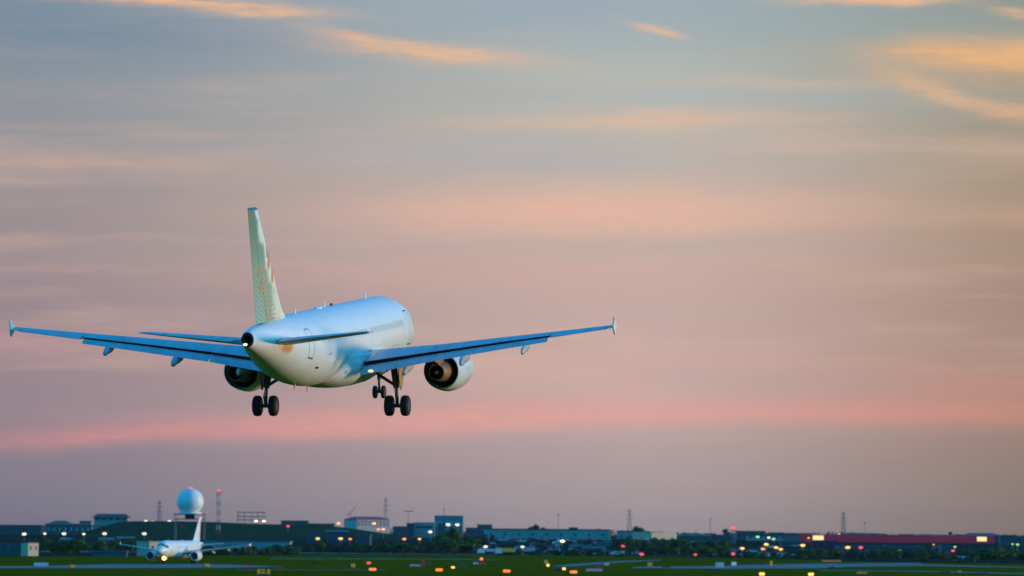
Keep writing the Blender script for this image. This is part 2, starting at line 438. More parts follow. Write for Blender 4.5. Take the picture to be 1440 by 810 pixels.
# ================================================================== AIRLINERS
S0 = 17.7
FUS = [(0, -.55, .02, .02), (.25, -.5, .45, .42), (.8, -.42, .85, .78), (1.6, -.3, 1.22, 1.16), (2.6, -.13, 1.56, 1.58), (3.7, -.03, 1.83, 1.9), (4.9, 0, 1.96, 2.05),
       (6, 0, 1.975, 2.07), (12, 0, 1.975, 2.07), (18, 0, 1.975, 2.07), (23.4, 0, 1.975, 2.07), (25.0, .03, 1.965, 2.04), (27, .13, 1.9, 1.93), (29, .29, 1.76, 1.75), (31, .5, 1.53, 1.5),
       (33, .75, 1.2, 1.18), (34.8, .95, .88, .88), (36.3, 1.1, .59, .62), (37.3, 1.17, .34, .40)]
def fus(s):
    if s <= FUS[0][0]: return FUS[0][1:]
    for i in range(len(FUS) - 1):
        if FUS[i][0] <= s <= FUS[i + 1][0]:
            p0, p1 = FUS[i], FUS[i + 1]; pm = FUS[max(i - 1, 0)]; pp = FUS[min(i + 2, len(FUS) - 1)]
            h = p1[0] - p0[0]; t = (s - p0[0]) / h; out = []
            for k in (1, 2, 3):
                m0 = (p1[k] - pm[k]) / max(p1[0] - pm[0], 1e-6); m1 = (pp[k] - p0[k]) / max(pp[0] - p0[0], 1e-6)
                if i == 0: m0 = (p1[k] - p0[k]) / h * 1.6
                out.append((2 * t**3 - 3 * t**2 + 1) * p0[k] + (t**3 - 2 * t**2 + t) * h * m0 + (-2 * t**3 + 3 * t**2) * p1[k] + (t**3 - t**2) * h * m1)
            return out
    return FUS[-1][1:]
def surf(s, th, off=0.0):
    """point on the skin: th measured from the right horizontal, upwards"""
    zc, rw, rh = fus(s)
    return Vector(((rw + off) * math.cos(th), S0 - s, zc + (rh + off) * math.sin(th)))
def skin_patch(b, s0, s1, t0, t1, off, ns=6, nt_=8, mirror=1):
    P = [[surf(s0 + (s1 - s0) * i / ns, t0 + (t1 - t0) * j / nt_, off) for j in range(nt_ + 1)] for i in range(ns + 1)]
    vs = [(p.x * mirror, p.y, p.z) for r in P for p in r]; n = nt_ + 1
    b.add(vs, [(i * n + j, i * n + j + 1, (i + 1) * n + j + 1, (i + 1) * n + j) for i in range(ns) for j in range(nt_)])
    return b
def skin_outline(b, s0, s1, t0, t1, off, w, mirror=1):
    """thin frame on the skin"""
    wt = w / 1.9
    skin_patch(b, s0, s1, t0, t0 + wt, off, 6, 1, mirror); skin_patch(b, s0, s1, t1 - wt, t1, off, 6, 1, mirror)
    skin_patch(b, s0, s0 + w, t0 + wt, t1 - wt, off, 1, 10, mirror); skin_patch(b, s1 - w, s1, t0 + wt, t1 - wt, off, 1, 10, mirror)
    return b
def th_z(t, x):   # airfoil half thickness
    return 5 * t * (0.2969 * math.sqrt(max(x, 0)) - 0.126 * x - 0.3516 * x * x + 0.2843 * x**3 - 0.1015 * x**4)
def section(c, t, up1=1.0, lo1=1.0, x0=0.0, camber=0.02, n=12):
    """closed airfoil ring in (chord, height): upper from up1 to x0, lower from x0 to lo1"""
    pts = []
    cam_ = lambda x: camber * 4 * x * (1 - x)
    for i in range(n + 1):
        f = 1 - i / n; x = x0 + (up1 - x0) * f * f
        pts.append((x * c, (cam_(x) + th_z(t, x)) * c))
    for i in range(1, n + 1):
        f = i / n; x = x0 + (lo1 - x0) * f * f
        pts.append((x * c, (cam_(x) - th_z(t, x)) * c))
    return pts
def rot2(p, a):
    ca, sa = math.cos(a), math.sin(a)
    return (p[0] * ca + p[1] * sa, -p[0] * sa + p[1] * ca)     # nose up a
WS = [(0.9, 13.1, 6.85, -1.12, .145, 2.6), (1.98, 13.6, 6.3, -1.0, .14, 2.5), (6.4, 15.92, 4.28, -.40, .12, 2.0), (10.0, 17.8, 3.36, .10, .115, 1.6), (13.3, 19.55, 2.52, .54, .11, 1.3), (17.05, 21.5, 1.55, 1.06, .105, 1.0)]
def wing_at(y):
    for a, b in zip(WS, WS[1:]):
        if a[0] <= y <= b[0]:
            t = (y - a[0]) / (b[0] - a[0]); return [a[k] + (b[k] - a[k]) * t for k in range(1, 6)]
    return WS[-1][1:]
def wing_ring(y, sgn, up1=1.0, lo1=1.0, x0=0.0):
    s, c, z, t, tw = wing_at(y)
    out = []
    for p in section(c, t, up1, lo1, x0):
        q = rot2(p, R(tw)); out.append((sgn * y, S0 - (s + q[0]), z + q[1]))
    return out
def wing_pt(y, xc, dz=0.0):
    s, c, z, t, tw = wing_at(y); q = rot2((xc * c, dz), R(tw)); return Vector((y, S0 - (s + q[0]), z + q[1]))
def flap_ring(y, sgn, cf, defl, xle, drop):
    s, c, z, t, tw = wing_at(y)
    o = rot2((xle * c, -drop * c), R(tw)); out = []
    for p in section(cf * c, .13, camber=.03, n=8):
        q = rot2(p, R(tw + defl)); out.append((sgn * y, S0 - (s + o[0] + q[0]), z + o[1] + q[1]))
    return out
def build_wheel(parent, x, y, z, r, w):
    t = MB(); k = r * .28
    t.lathe([(-w / 2, r * .5), (-w / 2, r * .80), (-w * .42, r * .92), (-w * .25, r * .985), (0, r), (w * .25, r * .985), (w * .42, r * .92), (w / 2, r * .80), (w / 2, r * .5)], 28, (x, y, z), 'X')
    o = t.build('wheel', M['tyre'], parent, True)
    h = MB(); h.lathe([(-w * .47, .02), (-w * .47, r * .5), (-w * .3, r * .52), (w * .3, r * .52), (w * .47, r * .5), (w * .47, .02)], 20, (x, y, z), 'X', True, True)
    h.build('rim', M['strut'], o, True)
    return o
def build_airliner(name, label, loc, euler, approach=True):
    A = thing(name, label, 'airliner', loc)
    A.rotation_mode = 'YXZ'; A.rotation_euler = euler
    # ---- fuselage
    b = MB(); N = 56; ss = [0, .08, .25, .5, .8, 1.2, 1.6, 2.1, 2.6, 3.2, 3.8, 4.4, 5, 6, 8, 10, 12, 14, 16, 18, 20, 22, 23.4] + [24 + .5 * i for i in range(27)] + [37.3]
    b.loft([[surf(s, 2 * math.pi * k / N) for k in range(N)] for s in ss], True, False)
    F = b.build('fuselage', M['skin'], A, True)
    b = MB(); e = fus(37.3)
    b.lathe([(0, e[1]), (-.12, e[1] * .97), (-.12, e[1] * .72), (.9, e[1] * .68), (.92, .02)], 28, (0, S0 - 37.3, e[0]), 'Y')
    b.build('exhaust_outlet', M['black'], A, True)
    b = MB(); b.sphere((-.09, S0 - 37.45, e[0] - e[2] * .62), (.11, .08, .07)); b.build('tail_lamp', M['tail_light'], A, True)
    # belly fairing
    b = MB(); rings = []
    for s, w, zb in [(10.3, 1.2, -1.9), (11.2, 1.75, -2.2), (12.6, 2.08, -2.42), (14.5, 2.22, -2.52), (17, 2.25, -2.52), (19, 2.2, -2.47), (20.5, 2.02, -2.33), (21.8, 1.6, -2.12), (22.6, 1.15, -1.95)]:
        ring = []
        for k in range(25):
            t = math.pi + math.pi * k / 24
            cx, cz = math.cos(t), math.sin(t)
            ring.append((w * math.copysign(abs(cx)**.75, cx), S0 - s, -.62 + (zb + .62) * abs(cz)**.72))
        rings.append(ring)
    b.loft(rings, True, True); b.build('belly_fairing', M['belly'], A, True, 60)
    # cabin windows
    proto = {}
    for sg in (1, -1):
        s = 6.9
        while s < 28.0:
            if not (15.6 < s < 16.1):
                th = math.asin(.28)
                b = MB(); skin_patch(b, s, s + .23, th - .09, th + .09, .008, 1, 3, sg)
                b.build('cabin_window', M['window'], A)
            s += .5334 if s < 18 else .62
    # doors
    for sg in (1, -1):
        for s0, s1 in ((5.0, 5.85), (29.2, 30.05)):
            b = MB(); skin_outline(b, s0, s1, -.34, .62, .010, .045, sg); d = b.build('cabin_door', M['line'], A, True)
            b = MB(); skin_patch(b, s0 + .05, s1 - .05, -.37, -.335, .02, 2, 1, sg); b.build('door_sill', M['dark'], d)
            b = MB(); skin_patch(b, s0 + .1, s1 - .1, .62, .645, .016, 2, 1, sg); b.build('door_lintel', M['dark'], d)
    for s0, s1 in ((8.2, 10.0), (22.9, 24.6)):
        b = MB(); skin_outline(b, s0, s1, -.95, -.28, .010, .035); b.build('cargo_door', M['line'], A, True)
    b = MB(); skin_patch(b, 27.6, 28.1, -.62, -.55, .012, 2, 1); b.build('service_hatch', M['dark'], A)
    b = MB(); skin_patch(b, 25.7, 26.5, -.16, -.13, .012, 2, 1); b.build('static_port', M['line'], A)
    b = MB(); skin_patch(b, 25.6, 26.2, -.10, -.08, .012, 2, 1); b.build('static_port', M['line'], A)
    # antennas and beacons
    for s, hgt in ((8.5, .34), (19.0, .32), (26.2, .26)):
        z0 = fus(s)[0] + fus(s)[2]
        b = MB(); b.loft([[(-.02, S0 - s + .2, z0 - .04), (.02, S0 - s + .2, z0 - .04), (.02, S0 - s - .18, z0 - .04), (-.02, S0 - s - .18, z0 - .04)],
                          [(-.015, S0 - s - .05, z0 + hgt), (.015, S0 - s - .05, z0 + hgt), (.015, S0 - s - .18, z0 + hgt), (-.015, S0 - s - .18, z0 + hgt)]])
        b.build('antenna', M['white'], A)
    b = MB(); b.sphere((0, S0 - 17.3, 2.09), (.10, .13, .12), 12, 8); b.build('beacon', M['red_paint'], A, True)
    b = MB(); b.sphere((0, S0 - 20.6, 2.05), (.22, .9, .13), 14, 8); b.build('antenna_fairing', M['white'], A, True)
    for s, th in ((24.6, -1.45), (27.2, -1.5)):
        p = surf(s, th); b = MB(); b.tube([p + Vector((0, .1, .05)), p + Vector((0, -.1, -.32))], [.05, .02], 6); b.build('drain_mast', M['orange_paint'], A)
    # ---- cockpit glass
    for sg in (1, -1):
        for s0, s1, t0, t1 in ((1.75, 2.45, .78, 1.50), (2.1, 2.85, .34, .74), (2.6, 3.3, .20, .52)):
            b = MB(); skin_patch(b, s0, s1, t0, t1, .012, 4, 6, sg); b.build('cockpit_window', M['glass'], A, True)
    # ---- fin and rudder
    FS = [(1.2, 28.2, 35.1, .09), (1.9, 28.7, 35.28, .09), (2.25, 29.45, 35.36, .10), (2.7, 30.05, 35.48, .10), (3.4, 30.68, 35.66, .10), (8.02, 34.85, 36.86, .10), (8.1, 35.05, 36.84, .05)]
    def fin_ring(z, le, te, t, a0, a1):
        c = te - le; pts = []
        for x, y in section(c, t, a1, a1, a0, 0.0, 8): pts.append((y, S0 - (le + x), z))
        return pts
    fm = M['fin'] if approach else M['white']
    b = MB(); b.loft([fin_ring(z, l, t, k, 0.0, .70) for z, l, t, k in FS]); fin = b.build('fin', fm, A, True, 50)
    def thick_ring(z, le, te, t, a0):
        c = te - le; up = []; lo = []
        for i in range(5):
            x = a0 + (1 - a0) * i / 4; h = th_z(t, x) * c; up.append((h, S0 - le - x * c, z)); lo.append((-h, S0 - le - x * c, z))
        return up + lo[::-1]
    b = MB(); b.loft([thick_ring(z, l, t, k, .708) for z, l, t, k in FS[1:]]); b.build('rudder', fm, fin, True, 50)
    def fin_side(s, z, sg):
        for a, c in zip(FS, FS[1:]):
            if a[0] <= z <= c[0]:
                t = (z - a[0]) / (c[0] - a[0]); le = a[1] + (c[1] - a[1]) * t; te = a[2] + (c[2] - a[2]) * t; k = a[3] + (c[3] - a[3]) * t
                return Vector((sg * (th_z(k, max(0, min(1, (s - le) / (te - le)))) * (te - le) + .012), S0 - s, z))
    if approach:   # orange brush strokes painted on both faces of the fin
        strokes = [[(33.15, 6.05, .05), (33.2, 5.75, .22), (33.35, 5.45, .16), (33.1, 5.25, .05)], [(32.75, 5.7, .04), (32.9, 5.3, .26), (33.1, 4.95, .30), (33.2, 4.7, .05)],
                   [(32.2, 5.0, .04), (32.2, 4.6, .24), (32.35, 4.25, .26), (32.5, 3.95, .05)], [(34.9, 4.9, .03), (35.0, 4.6, .14), (35.2, 4.35, .04)], [(34.6, 4.2, .03), (34.8, 3.9, .13), (34.7, 3.5, .03)]]
        for sg in (1, -1):
            for stk in strokes:
                b = MB()
                for (s0, z0, w0), (s1, z1, w1) in zip(stk, stk[1:]):
                    n = 4
                    P = []
                    for i in range(n + 1):
                        t = i / n; s = s0 + (s1 - s0) * t; z = z0 + (z1 - z0) * t; w = w0 + (w1 - w0) * t
                        P += [fin_side(s - w, z, sg), fin_side(s, z + .03, sg), fin_side(s + w, z, sg)]
                    b.add(P, [(3 * i + j, 3 * i + j + 1, 3 * i + j + 4, 3 * i + j + 3) for i in range(n) for j in (0, 1)])
                b.build('painted_stroke', M['orange_paint'], fin)
        # weathered round panel at the tailplane root
        for sg in (1, -1):
            b = MB(); P = []
            for q in (1.0, .8, .6, .4, .2):
                for i in range(24):
                    a = 2 * math.pi * i / 24; p = surf(32.9 + q * (1.3 if math.cos(a) > 0 else .75) * math.cos(a), -.02 + q * .52 * math.sin(a), .014)
                    P.append((p.x * sg, p.y, p.z))
            fs = [(24 * k + i, 24 * k + (i + 1) % 24, 24 * k + 24 + (i + 1) % 24, 24 * k + 24 + i) for k in range(4) for i in range(24)]
            b.add(P, fs + [tuple(range(96, 120))]); b.build('worn_panel', M['worn'], A, True)
    else:
        for sg in (1, -1):
            b = MB(); n = 10; P = []
            for i in range(n + 1):
                z = 3.2 + 4.0 * i / n
                te = 35.5 + (z - 2.7) * .26
                P += [fin_side(te - .1, z, sg), fin_side(te - 1.0 + .35 * math.sin(i * .6), z, sg)]
            b.add(P, [(2 * i, 2 * i + 1, 2 * i + 3, 2 * i + 2) for i in range(n)]); b.build('painted_emblem', M['red_paint'], fin)
    # ---- tailplane
    for sg in (1, -1):
        HS = [(.4, 31.3, 4.35, .72, .10), (1.3, 31.85, 3.95, .82, .10), (5.9, 34.45, 1.72, 1.40, .09), (6.22, 34.85, 1.35, 1.44, .07)]
        b = MB(); b.loft([[(sg * y, S0 - s - rot2(p, R(-2.4))[0], z + rot2(p, R(-2.4))[1]) for p in section(c, t, .72, .72, 0, 0, 10)] for y, s, c, z, t in HS])
        st_ = b.build('tailplane', M['flap'], A, True)
        b = MB()
        def er(y, s, c, z, t):
            up = []; lo = []
            for i in range(5):
                x = .73 + .27 * i / 4; h = th_z(t, x) * c + .004
                q = rot2((x * c, h), R(-2.4)); up.append((sg * y, S0 - s - q[0], z + q[1])); q = rot2((x * c, -h), R(-2.4)); lo.append((sg * y, S0 - s - q[0], z + q[1]))
            return up + lo[::-1]
        b.loft([er(*h) for h in HS[1:]]); b.build('elevator', M['wing'], st_, True)
    # ---- wings
    fl = 22.0 if approach else 1.5
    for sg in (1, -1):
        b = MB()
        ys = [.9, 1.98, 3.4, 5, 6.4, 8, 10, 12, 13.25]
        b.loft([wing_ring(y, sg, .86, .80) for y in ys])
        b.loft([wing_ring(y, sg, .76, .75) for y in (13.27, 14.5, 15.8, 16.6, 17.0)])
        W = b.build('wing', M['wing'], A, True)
        if approach:
            b = MB()
            def cove(y):
                s, c, z, t, tw = wing_at(y); ys_ = []
                hu = (.02 * 4 * .86 * .14 + th_z(t, .86)) * c; hl = (.02 * 4 * .80 * .20 - th_z(t, .80)) * c
                for x, h in ((.86 * c + .015, hu - .02), (.86 * c + .035, hu - .02), (.80 * c + .035, hl + .01), (.80 * c + .015, hl + .01)):
                    q = rot2((x, h), R(tw)); ys_.append((sg * y, S0 - s - q[0], z + q[1]))
                return ys_
            b.loft([cove(y) for y in ys[1:]]); b.build('flap_cove_shade', M['black'], W)  # dark strip added for the shade behind the wing's trailing edge
        ail = 6.0 if approach else 0.0
        b = MB()
        def ar(y):
            s, c, z, t, tw = wing_at(y); o = rot2((.765 * c, .01 * c), R(tw)); pts = []
            for x, h in ((0, .035), (.12, .024), (.235, .004), (.235, -.004), (.12, -.022), (0, -.032)):
                q = rot2((x * c, h * c), R(tw + ail)); pts.append((sg * y, S0 - s - o[0] - q[0], z + o[1] + q[1]))
            return pts
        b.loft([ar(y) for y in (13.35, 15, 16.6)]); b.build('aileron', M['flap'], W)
        b = MB(); b.loft([wing_ring(y, sg, 1.0, 1.0, .755) for y in (16.64, 17.0)]); b.build('tip_panel', M['wing'], W)
        xle, drop = (.83, .010) if approach else (.76, .012)
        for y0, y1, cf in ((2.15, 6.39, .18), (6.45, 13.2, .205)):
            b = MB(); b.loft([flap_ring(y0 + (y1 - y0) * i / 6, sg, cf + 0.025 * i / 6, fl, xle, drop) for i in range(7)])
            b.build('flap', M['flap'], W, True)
        for yf, L, rr in ((4.75, 2.7, .25), (8.2, 2.7, .26), (11.85, 2.2, .22)):
            s, c, z, t, tw = wing_at(yf)
            b = MB(); rings = []; p0 = wing_pt(yf, .5, -.05 * c)
            dr = 7 if approach else 6
            for i, (f, k) in enumerate(((0, .1), (.12, .62), (.3, .95), (.5, 1.0), (.68, .88), (.86, .78), (.96, .58), (1, .25))):
                a = R(tw + dr * max(0, f - .25) * 1.2)
                cy = p0.y - f * L; cz = p0.z - .20 - f * L * math.tan(a)
                rings.append([(sg * yf + rr * k * .72 * math.cos(2 * math.pi * j / 14), cy, cz + rr * k * 1.25 * math.sin(2 * math.pi * j / 14)) for j in range(14)])
            b.loft(rings); b.build('flap_track_fairing', M['flap'], W, True)
        # wingtip fence
        s, c, z, t, tw = wing_at(17.05)
        b = MB(); zz = z + .02
        prof = [(.15, 0), (.95, .52), (1.35, .92), (1.58, .95), (1.62, .45), (1.72, 0), (1.55, -.35), (1.35, -.72), (1.15, -.70), (.75, -.32)]
        rings = [[(sg * (17.02 + dx_ + abs(q) * .10), S0 - (s + p), zz + q) for p, q in [(a * .75 + .35, c * .58) for a, c in prof]] for dx_ in (0, .07)]
        b.loft(rings); b.build('wingtip_fence', M['white'], W)
        b = MB(); b.sphere((sg * 3.0, S0 - 20.9, -1.42), (.16, .10, .085), 12, 8)
        if approach and sg == 1: b.build('wing_root_lamp', M['root_light'], W, True)
        if not approach:
            b = MB(); b.sphere((sg * 17.1, S0 - s - .2, z + .12), (.12, .35, .14), 12, 8)
            b.build('navigation_lamp', M['L_red'] if sg == -1 else M['strut'], W, True)
        # ---- engine
        ex, ez = sg * 5.80, -1.76
        b = MB(); c0 = (ex, S0 - 1.0, ez)
        b.lathe([(-11.2, .90), (-10.75, .93), (-10.42, .99), (-10.35, 1.04), (-10.45, 1.1), (-10.8, 1.17), (-11.6, 1.235), (-12.4, 1.25), (-13.3, 1.15), (-14.15, 1.01), (-14.17, .97), (-13.4, .93), (-12.4, .93)], 40, c0, 'Y')
        En = b.build('engine', M['belly'], A, True, 50)
        b = MB(); b.lathe([(-14.16, .965), (-13.2, .94), (-12.45, .90), (-12.44, .02)], 40, c0, 'Y'); b.build('bypass_duct', M['black'], En, True)
        b = MB(); b.lathe([(-11.19, .92), (-11.19, .3), (-10.9, .26), (-10.6, .02)], 32, c0, 'Y'); b.build('fan', M['dark'], En, True)
        b = MB(); b.lathe([(-12.5, .66), (-13.6, .66), (-14.5, .58), (-15.5, .44), (-15.5, .40), (-14.8, .42), (-14.3, .40)], 32, c0, 'Y'); b.build('core_nozzle', M['titan'], En, True)
        b = MB(); b.lathe([(-14.3, .405), (-14.31, .30), (-15.2, .22), (-16.0, .02)], 24, c0, 'Y'); b.build('exhaust_cone', M['black'], En, True)
        b = MB(); rings = []
        for s_, w_, zt, zb in ((12.2, .12, -.62, -.75), (13.3, .30, -.50, -1.1), (14.8, .36, -.50, -1.3), (16.2, .36, -.60, -1.4), (17.2, .30, -.72, -1.15), (18.0, .10, -.80, -.95)):
            rings.append([(ex + w_ / 2, S0 - s_, zb), (ex + w_ / 2, S0 - s_, zt), (ex - w_ / 2, S0 - s_, zt), (ex - w_ / 2, S0 - s_, zb)])
        b.loft(rings); b.build('pylon', M['titan'] if approach else M['white'], En)  # brown of the low sun is put into the approach pylon's colour
        # ---- main gear
        gz_ = -3.55 if approach else -3.15
        gx_ = sg * 3.795
        b = MB(); b.tube([(gx_ - sg * .25, S0 - 17.5, -1.1), (gx_ - sg * .12, S0 - 17.6, -2.05), (gx_ - sg * .06, S0 - 17.65, -2.55)], [.20, .19, .17], 14)
        b.tube([(gx_ - sg * .55, S0 - 17.5, -1.2), (gx_ - sg * .2, S0 - 17.3, -1.25)], .1, 8)
        b.tube([(gx_ - .52, S0 - 17.7, gz_), (gx_ + .52, S0 - 17.7, gz_)], .11, 12)
        b.tube([(gx_ - sg * .1, S0 - 17.9, -2.5), (gx_, S0 - 18.1, -3.0), (gx_, S0 - 17.75, gz_)], .05, 6)
        G = b.build('main_gear', M['strut'], A, True)
        b = MB(); b.tube([(gx_ - sg * .06, S0 - 17.65, -2.5), (gx_, S0 - 17.7, gz_)], .10, 12); b.build('oleo', M['strut'], G, True)
        b = MB(); b.tube([(sg * 2.15, S0 - 17.4, -1.35), (sg * 2.75, S0 - 17.5, -1.85), (gx_ - sg * .12, S0 - 17.6, -2.42)], [.085, .10, .085], 8)
        b.tube([(sg * 2.75, S0 - 17.5, -1.85), (gx_ - sg * .25, S0 - 17.5, -1.4)], .05, 6); b.build('side_brace', M['strut'], G, True)
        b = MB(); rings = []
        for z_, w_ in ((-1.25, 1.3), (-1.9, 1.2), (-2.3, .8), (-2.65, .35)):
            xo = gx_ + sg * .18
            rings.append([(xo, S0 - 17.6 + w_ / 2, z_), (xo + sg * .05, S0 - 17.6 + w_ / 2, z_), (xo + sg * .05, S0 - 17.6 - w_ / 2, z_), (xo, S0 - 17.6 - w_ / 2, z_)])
        b.loft(rings); b.build('gear_door', M['door_sunlit'], G)
        for k in (-.46, .46): build_wheel(G, gx_ + k, S0 - 17.7, gz_, .585, .44)
    # ---- nose gear
    nz_ = -3.54 if approach else -3.30
    b = MB(); b.tube([(0, S0 - 5.3, -1.7), (0, S0 - 5.1, -2.8)], .11, 12); b.tube([(0, S0 - 5.1, -2.8), (0, S0 - 5.07, nz_)], .075, 10)
    b.tube([(-.3, S0 - 5.07, nz_), (.3, S0 - 5.07, nz_)], .07, 8); b.tube([(-.34, S0 - 5.05, -2.3), (.34, S0 - 5.05, -2.3)], .06, 8)
    b.tube([(0, S0 - 5.15, -2.6), (0, S0 - 4.0, -1.75)], .05, 8)
    G = b.build('nose_gear', M['strut'], A, True)
    for sg in (1, -1):
        b = MB(); b.box(sg * .45 - .02, sg * .45 + .02, S0 - 5.9, S0 - 4.6, -2.35, -1.75); b.build('gear_door', M['belly'], G)
        build_wheel(G, sg * .25, S0 - 5.07, nz_, .38, .22)
    b = MB()
    b.sphere((.0, S0 - 4.92, -2.35), (.55 if not approach else .16, .2, .42 if not approach else .12), 14, 8)
    b.build('landing_lamp', M['land_light'] if not approach else M['glass'], G, True)
    return A
# worn panel paint: rusty cream mottling
def worn():
    Mx = bpy.data.materials.new('worn_panel_paint'); Mx.use_nodes = True
    nt = Mx.node_tree; E.nt = nt; b = nt.nodes['Principled BSDF']
    t = nt.nodes.new('ShaderNodeTexCoord'); s = nt.nodes.new('ShaderNodeSeparateXYZ'); nt.links.new(t.outputs['Object'], s.inputs[0])
    n1 = noise(mul(E(s.outputs[1]), 1.3), mul(E(s.outputs[2]), 2.2), 0.0, 1.0, 5, 0.6)
    c = mixc(sstep(n1, .24, .46), (0.66, 0.46, 0.30, 1), (0.64, 0.31, 0.12, 1))
    c = mixc(sstep(E(s.outputs[2]), .55, .8), c, (0.66, 0.60, 0.60, 1))
    oy, oz = sub(E(s.outputs[1]), 17.7 - 33.1), sub(E(s.outputs[2]), .70)
    dd = mth('SQRT', add(mul(mul(oy, .95), mul(oy, .95)), mul(mul(oz, 1.55), mul(oz, 1.55))))
    c = mixc(sstep(add(dd, mul(sub(n1, .5), 1.1)), .45, .95), c, (0.78, 0.77, 0.74, 1))
    nt.links.new(c.v, b.inputs['Base Color']); b.inputs['Roughness'].default_value = .4
    return Mx
M['worn'] = worn()
build_airliner('landing_airliner', 'white twin-engine airliner on approach with flaps and wheels down, hatched green fin', (-10.164, 318.0, 19.226),
               (R(4.94), R(-0.306), R(-11.0)), True)
tax_d = 1425.0
tax = at(252, 793.5, tax_d)
build_airliner('taxiing_airliner', 'small white airliner on the taxiway with its nose lamp lit, red mark on fin', (tax.x, tax_d, 3.74), (0, 0, R(166.3)), False)

#BG
# ================================================================== AIRPORT AND TOWN BEHIND
M['pale'] = mat('pale_cladding', (0.28, 0.32, 0.33), 0.7, var=0.12, vscale=0.08)
M['cream'] = mat('cream_render_sunlit', (0.66, 0.47, 0.31), 0.8, var=0.06, vscale=0.1)  # warmth of the low sun on end walls is put into this colour
M['bluegrey'] = mat('blue_grey_cladding', (0.045, 0.085, 0.11), 0.6, var=0.15, vscale=0.1)
M['teal'] = mat('teal_glass_cladding', (0.05, 0.20, 0.28), 0.3, var=0.15, vscale=0.1)
M['navy'] = mat('navy_cladding', (0.02, 0.05, 0.10), 0.5)
M['roof_dark'] = mat('dark_roofing', (0.035, 0.05, 0.065), 0.7, var=0.2, vscale=0.1)
M['roof_red'] = mat('red_roofing', (0.75, 0.03, 0.08), 0.6)
M['maroon'] = mat('maroon_cladding', (0.34, 0.005, 0.055), 0.5, var=0.12, vscale=0.08)
M['pinkwall'] = mat('pinkish_render', (0.55, 0.42, 0.42), 0.8)
M['yellow'] = mat('yellow_paint', (0.80, 0.40, 0.02), 0.5)
M['signblack'] = mat('sign_black', (0.012, 0.012, 0.016), 0.5)
M['magenta'] = mat('magenta_paint', (0.30, 0.03, 0.16), 0.5)
M['lilac'] = mat('lilac_panel', (0.45, 0.28, 0.45), 0.5)
M['steel'] = mat('galvanised_steel', (0.16, 0.18, 0.20), 0.5, 0.3)
M['mast_dull'] = mat('mast_weathered_white', (0.25, 0.25, 0.27), 0.6); M['mast_red'] = mat('mast_weathered_red', (0.22, 0.03, 0.05), 0.6)
M['mastwhite'] = mat('mast_white', (0.65, 0.60, 0.60), 0.6)
M['dome'] = mat('radome_white', (0.78, 0.78, 0.77), 0.5, var=0.03, vscale=0.3)
M['bark'] = mat('bark', (0.045, 0.035, 0.025), 0.9)
M['signblue'] = mat('pale_blue_panel', (0.25, 0.42, 0.60), 0.5)
M['carglass'] = M['glass']
def leafmat(name, a, b_):
    Mx = bpy.data.materials.new(name); Mx.use_nodes = True
    nt = Mx.node_tree; E.nt = nt; b = nt.nodes['Principled BSDF']
    t = nt.nodes.new('ShaderNodeTexCoord'); s = nt.nodes.new('ShaderNodeSeparateXYZ'); nt.links.new(t.outputs['Object'], s.inputs[0])
    n1 = noise(E(s.outputs[0]), E(s.outputs[1]), E(s.outputs[2]), .9, 3, .6)
    c = mixc(sstep(n1, .35, .65), a, b_); nt.links.new(c.v, b.inputs['Base Color']); b.inputs['Roughness'].default_value = .9; b.inputs['Specular IOR Level'].default_value = 0.1
    return Mx
LEAF = [leafmat('leaves_dark', (0.030, 0.075, 0.030, 1), (0.050, 0.105, 0.034, 1)), leafmat('leaves_mid', (0.040, 0.088, 0.028, 1), (0.066, 0.115, 0.034, 1)), leafmat('leaves_bluish', (0.020, 0.056, 0.044, 1), (0.032, 0.070, 0.048, 1))]

# ------------------------------------------------------------------ trees
def crown_mesh(seed, h, w, lm, low=0.12):
    rnd = random.Random(seed); b = MB()
    blobs = []
    nb = 9
    for i in range(nb):
        a = rnd.uniform(0, 6.28); rr = w * .5 * rnd.uniform(.1, .62); zc = h * rnd.uniform(low + .14, .80)
        k = 1 - abs(zc / h - .48) * .9
        blobs.append((rr * math.cos(a) * k, rr * math.sin(a) * k, zc, w * rnd.uniform(.20, .30), h * rnd.uniform(.13, .20)))
    blobs.append((0, 0, h * .82, w * .2, h * .16)); blobs.append((0, 0, h * .5, w * .34, h * .3))
    for bx, by, bz, br, bh in blobs:
        for k in range(46):
            d = Vector((rnd.gauss(0, 1), rnd.gauss(0, 1), rnd.gauss(0, 1))); d.normalize(); q = rnd.uniform(.62, 1.08)
            c = Vector((bx + d.x * br * q, by + d.y * br * q, bz + d.z * bh * q)); sz = w * rnd.uniform(.05, .085)
            n = (d + Vector((rnd.uniform(-.6, .6), rnd.uniform(-.6, .6), rnd.uniform(-.4, .8)))).normalized()
            u = n.cross(Vector((0, 0, 1)));
            if u.length < .05: u = Vector((1, 0, 0))
            u.normalize(); v = n.cross(u)
            b.add([c + sz * (u * 1.1), c + sz * (v * .8 + u * .2), c - sz * u, c - sz * (v * .9 - u * .1)], [(0, 1, 2, 3)])
    return b
def make_tree(seed, h, w, lm, name, trunk=True):
    root = bpy.data.objects.new(name, None); COL.objects.link(root)
    rnd = random.Random(seed + 99)
    crown_mesh(seed, h, w, lm, 0.12 if trunk else 0.0).build('crown', lm, root)
    b = MB(); b.tube([(0, 0, 0), (.1, .05, h * .3), (0, .1, h * .7)], [h * .028, h * .020, h * .006], 7)
    for k in range(5):
        a = rnd.uniform(0, 6.28); z = h * rnd.uniform(.2, .5)
        b.tube([(.05, .05, z), (math.cos(a) * w * .18, math.sin(a) * w * .18, z + h * .12), (math.cos(a) * w * .32, math.sin(a) * w * .32, z + h * .22)], [h * .012, h * .008, h * .003], 5)
    b.build('trunk', M['bark'], root)
    return root
